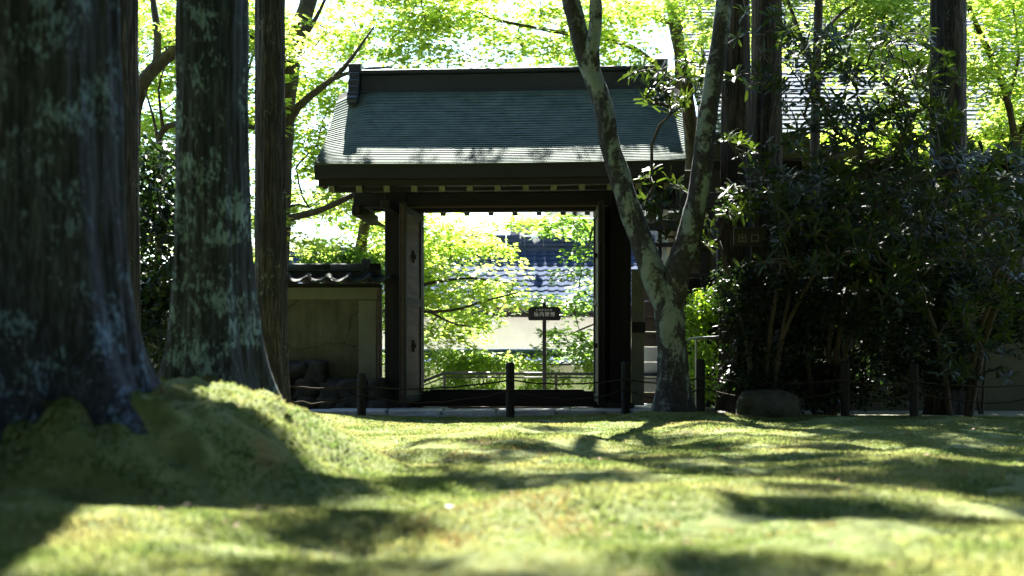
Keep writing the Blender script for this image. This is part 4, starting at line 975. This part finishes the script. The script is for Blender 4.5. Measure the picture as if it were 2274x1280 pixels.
# ---------------------------------------------------------------- shrubs
LEAFM = []
for q in range(5):
    me = mesh_np(T_LANCE[0], T_LANCE[1], False, np.full(len(T_LANCE[0]), q / 4.0)); me.materials.append(M['rhodo']); LEAFM.append(me)
def rhododendron(label, base_px, Yb, regions, singles, size=0.135):
    f_ = foot(base_px, Yb); o = empty('rhododendron', (0, 0, 0), 0, label, 'shrub', 'rhododendrons before the shaded wall')
    nodes = []
    for k in range(4):
        a = random.uniform(-0.5, 0.5); top = np.array([f_[0] + a * 1.6, Yb + random.uniform(-.3, .3), random.uniform(1.6, 2.6)])
        nodes += limb(o, 'stem', [np.array(f_) + np.array([a * 0.2, 0, -0.1]), np.array([f_[0] + a * 0.6, Yb, 0.8]), top], 0.035, 0.018, M['branch'], 7)
    targ = []; leaf = []
    for (x0, y0, x1, y1, Y0, Y1, k, pri) in regions:
        for _ in range(k):
            Y = random.uniform(Y0, Y1); qx, qy = random.uniform(x0, x1), random.uniform(y0, y1)
            if 1590 < qx < 1730 and 478 < qy < 580: continue
            c = at(qx, qy, Y); targ.append(c)
            ax = unit(np.array([random.uniform(-.7, .7), random.uniform(-.8, .3), random.uniform(0.15, 1.0)])); e1 = unit(np.cross(ax, [0.3, 0.5, 0.1])); e2 = np.cross(ax, e1)
            nl = random.randint(6, 10); ph = random.random() * 6.28
            for j in range(nl):
                th = ph + j * 6.283 / nl + random.uniform(-.2, .2); el = random.uniform(-0.25, 0.75)
                d = (math.cos(th) * e1 + math.sin(th) * e2) * math.cos(el) + ax * math.sin(el); nr = ax * math.cos(el) - (math.cos(th) * e1 + math.sin(th) * e2) * math.sin(el)
                leaf.append((pri + random.random(), c + d * 0.012, nr, d, size * random.uniform(0.75, 1.2)))
    grow(o, nodes, targ, M['branch'], 0.0045, 5, 0.42, 0.03)
    leaf.sort(key=lambda t: t[0])
    for _, P, nr, d, s in leaf[:singles]:
        n_, d_, b_ = leaf_frames(np.array([nr]), np.array([d]))
        mx = Matrix(((d_[0][0]*s, b_[0][0]*s, n_[0][0]*s, P[0]), (d_[0][1]*s, b_[0][1]*s, n_[0][1]*s, P[1]), (d_[0][2]*s, b_[0][2]*s, n_[0][2]*s, P[2]), (0, 0, 0, 1)))
        ob = bpy.data.objects.new('leaf', random.choice(LEAFM)); COL.objects.link(ob); ob.parent = o; ob.matrix_basis = mx
    rest = leaf[singles:]
    if rest:
        P = np.array([t[1] for t in rest]); nr = np.array([t[2] for t in rest]); d = np.array([t[3] for t in rest]); s = np.array([t[4] for t in rest])
        tag(put('foliage', leaf_mesh(P, nr, d, s, T_LANCE), M['rhodo'], o), kind='stuff')
    return o
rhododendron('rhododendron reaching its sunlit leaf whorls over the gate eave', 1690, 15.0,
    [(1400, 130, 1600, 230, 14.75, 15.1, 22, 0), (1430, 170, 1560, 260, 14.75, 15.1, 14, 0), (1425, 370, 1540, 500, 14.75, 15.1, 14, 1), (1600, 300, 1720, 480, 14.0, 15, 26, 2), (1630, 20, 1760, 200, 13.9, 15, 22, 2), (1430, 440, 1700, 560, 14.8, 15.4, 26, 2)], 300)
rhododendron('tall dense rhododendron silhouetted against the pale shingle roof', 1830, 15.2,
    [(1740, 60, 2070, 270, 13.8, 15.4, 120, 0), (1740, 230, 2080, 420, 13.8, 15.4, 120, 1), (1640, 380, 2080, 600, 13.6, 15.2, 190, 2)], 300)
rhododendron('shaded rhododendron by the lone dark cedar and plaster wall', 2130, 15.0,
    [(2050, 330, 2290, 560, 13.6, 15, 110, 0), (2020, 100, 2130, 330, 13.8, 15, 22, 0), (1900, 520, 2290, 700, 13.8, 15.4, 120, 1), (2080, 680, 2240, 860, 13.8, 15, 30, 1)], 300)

def bush(name, label, px, Yb, boxes, mat, size, tmpl=T_OVAL, n_each=130, rad=(0.14, 0.3), stems=3, group=None, twig=0.003):
    f_ = foot(px, Yb); o = empty(name, (0, 0, 0), 0, label, 'shrub', group); nodes = []
    for k in range(stems):
        a = random.uniform(-1, 1); nodes += limb(o, 'stem', [np.array(f_) + np.array([0, 0, -0.08]), np.array([f_[0] + a * 0.15, Yb, f_[2] + 0.45]), np.array([f_[0] + a * 0.35, Yb + random.uniform(-.15, .15), f_[2] + 0.9])], 0.02, 0.009, M['branch'], 6)
    parts = []; targ = []
    for (x0, y0, x1, y1, Y0, Y1, k) in boxes:
        for _ in range(k):
            qx, qy = random.uniform(x0, x1), random.uniform(y0, y1)
            if 1580 < qx < 1740 and 465 < qy < 600: continue
            c = at(qx, qy, random.uniform(Y0, Y1)); targ.append(c)
            parts.append(blob(c, random.uniform(*rad), n_each, size, 0.75))
    grow(o, nodes, targ, M['branch'], twig, 4, 0.42, 0.02)
    P, nr, dr, s = cat(parts); tag(put('foliage', leaf_mesh(P, nr, dr, s, tmpl), M[mat], o), kind='stuff')
    return o
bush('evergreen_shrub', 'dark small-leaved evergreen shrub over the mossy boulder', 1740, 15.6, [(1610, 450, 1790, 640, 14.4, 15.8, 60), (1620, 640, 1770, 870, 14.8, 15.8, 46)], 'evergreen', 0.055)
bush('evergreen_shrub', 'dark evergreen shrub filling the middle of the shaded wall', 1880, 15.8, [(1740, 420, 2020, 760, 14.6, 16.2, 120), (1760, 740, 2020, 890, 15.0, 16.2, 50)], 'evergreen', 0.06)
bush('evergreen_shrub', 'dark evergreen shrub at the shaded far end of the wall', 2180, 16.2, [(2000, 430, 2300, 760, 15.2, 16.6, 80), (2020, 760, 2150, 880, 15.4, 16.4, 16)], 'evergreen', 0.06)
bush('camellia', 'glossy dark camellia between the two big cedars', 345, 14.0, [(300, 330, 395, 480, 13.6, 14.4, 14), (290, 470, 395, 800, 13.6, 14.4, 46)], 'evergreen', 0.085, T_OVAL, 60, (0.16, 0.28))
bush('lime_shrub', 'sunlit lime green shrub behind the forked tree', 1570, 17.0, [(1525, 640, 1605, 720, 16.7, 17.3, 12), (1520, 710, 1610, 880, 16.7, 17.3, 14)], 'lime', 0.06, T_OVAL, 110, (0.14, 0.24))
bush('azalea', 'bright azalea topping the olive plaster wall', 760, 18.0, [(690, 565, 860, 640, 17.6, 18.5, 26), (640, 590, 860, 760, 17.8, 18.8, 22)], 'maple_deep', 0.055, T_OVAL, 120, (0.15, 0.26))
bush('hedge', 'low leafy hedge behind the handrail, below the maple boughs', 1060, 20.6, [(860, 800, 1400, 900, 20.2, 21.2, 70), (880, 785, 1130, 830, 20.4, 21.2, 22)], 'lime', 0.055, T_OVAL, 120, (0.14, 0.26), 6)

# ---------------------------------------------------------------- unseen cedars added behind and beside the camera to block sky light
def blocker_woods():
    m = MB(); P = []; Nn = []
    for k in range(105):
        a = R(random.uniform(150, 390)); d = random.uniform(7, 19)      # sides and back, open towards the gate
        x, y = d * math.cos(a), 3 + d * math.sin(a)
        h = random.uniform(16, 24); m.tube([(x, y, -0.3), (x, y, h)], [0.3, 0.05], 7)
        for _ in range(260):
            z = random.uniform(0.16, 1.0) * h; r = (1 - z / h) * 2.6 + 0.5; b = random.uniform(0, 6.283); q = r * math.sqrt(random.random())
            P.append((x + q * math.cos(b), y + q * math.sin(b), z - 0.2 * q)); Nn.append((math.cos(b) * 0.6 + random.gauss(0, 0.4), math.sin(b) * 0.6 + random.gauss(0, 0.4), 0.7))
    P = np.array(P); Nn = np.array(Nn)
    o = put('blocker_woods', leaf_mesh(P, Nn, RNG.normal(0, 1, P.shape), RNG.uniform(0.8, 1.5, len(P)), T_OVAL), M['evergreen'])
    tag(o, 'unseen dark cedars added round the camera to block sky light', 'blocker_woods', kind='stuff')
    put('trunks', m.mesh(smooth=True), M['cedar_plain'], o)
blocker_woods()

# ---------------------------------------------------------------- small things on the moss
def on_ground(px, py):
    for Y in np.arange(2.6, 16, 0.01):
        p = at(px, py, Y)
        if p[2] <= gz(p[0], Y): return p
    return at(px, py, 15)
def litter():
    n = 520; Y = 3.2 + 11.8 * RNG.random(n) ** 0.75; X = (RNG.random(n) * 2 - 1) * (0.37 * Y); Z = ground_z(X, Y) + 0.014
    P = np.stack([X, Y, Z], -1); nr = np.stack([RNG.normal(0, 0.5, n), RNG.normal(0, 0.5, n), np.ones(n)], -1)
    me = leaf_mesh(P, nr, RNG.normal(0, 1, (n, 3)) * np.array([1, 1, 0.25]), RNG.uniform(0.012, 0.032, n), T_OVAL)
    tag(put('leaf_litter', me, M['redleaf']), 'scattered brown leaf fragments on the moss', 'leaf litter', kind='stuff')
    m = MB()
    for _ in range(130):
        y = random.uniform(4, 14.5); x = random.uniform(-0.36, 0.36) * y; a = random.uniform(0, 3.14); L = random.uniform(0.03, 0.11); z = gz(x, y) + 0.016
        m.tube([(x, y, z), (x + L * math.cos(a) * 0.5, y + L * math.sin(a) * 0.5, z + 0.006), (x + L * math.cos(a), y + L * math.sin(a), z)], 0.0018, 4, False)
    tag(m.build('twig_litter', M['branch']), 'scattered thin twigs and needles on the moss', 'twig litter', kind='stuff')
litter()
def petal(px, py, s, label):
    p = on_ground(px, py); o = empty('fallen_flower', p, random.random() * 6, label, 'flower')
    for k in range(5):
        a = k * 1.2566; d = np.array([[math.cos(a), math.sin(a), 0.5]])
        put('petal', leaf_mesh(np.array([[0, 0, 0.004]]), np.array([[-math.cos(a) * 0.5, -math.sin(a) * 0.5, 1.0]]), d, np.array([s]), T_OVAL), M['petal'], o)
petal(997, 1131, 0.022, 'small white fallen blossom in the dip of the near moss')
petal(905, 1175, 0.012, 'tiny pale blossom on the blurred near moss')
petal(2080, 870, 0.02, 'white speck of blossom in the shade under the rhododendron')
for px, py, lab in ((1585, 1003, 'brown dead leaf on the shaded moss, the one closer to the gate axis'), (1609, 1004, 'larger reddish dead leaf standing on the shaded moss'), (1213, 971, 'dark twisted dead leaf on the sunlit moss before the gate')):
    p = on_ground(px, py)
    o = put('fallen_leaf', leaf_mesh(np.array([[0, 0, 0.012]]), np.array([[0.3, -0.8, 0.6]]), np.array([[1, 0.2, 0.5]]), np.array([0.055]), T_LANCE), M['redleaf'], None, p); tag(o, lab, 'leaf')
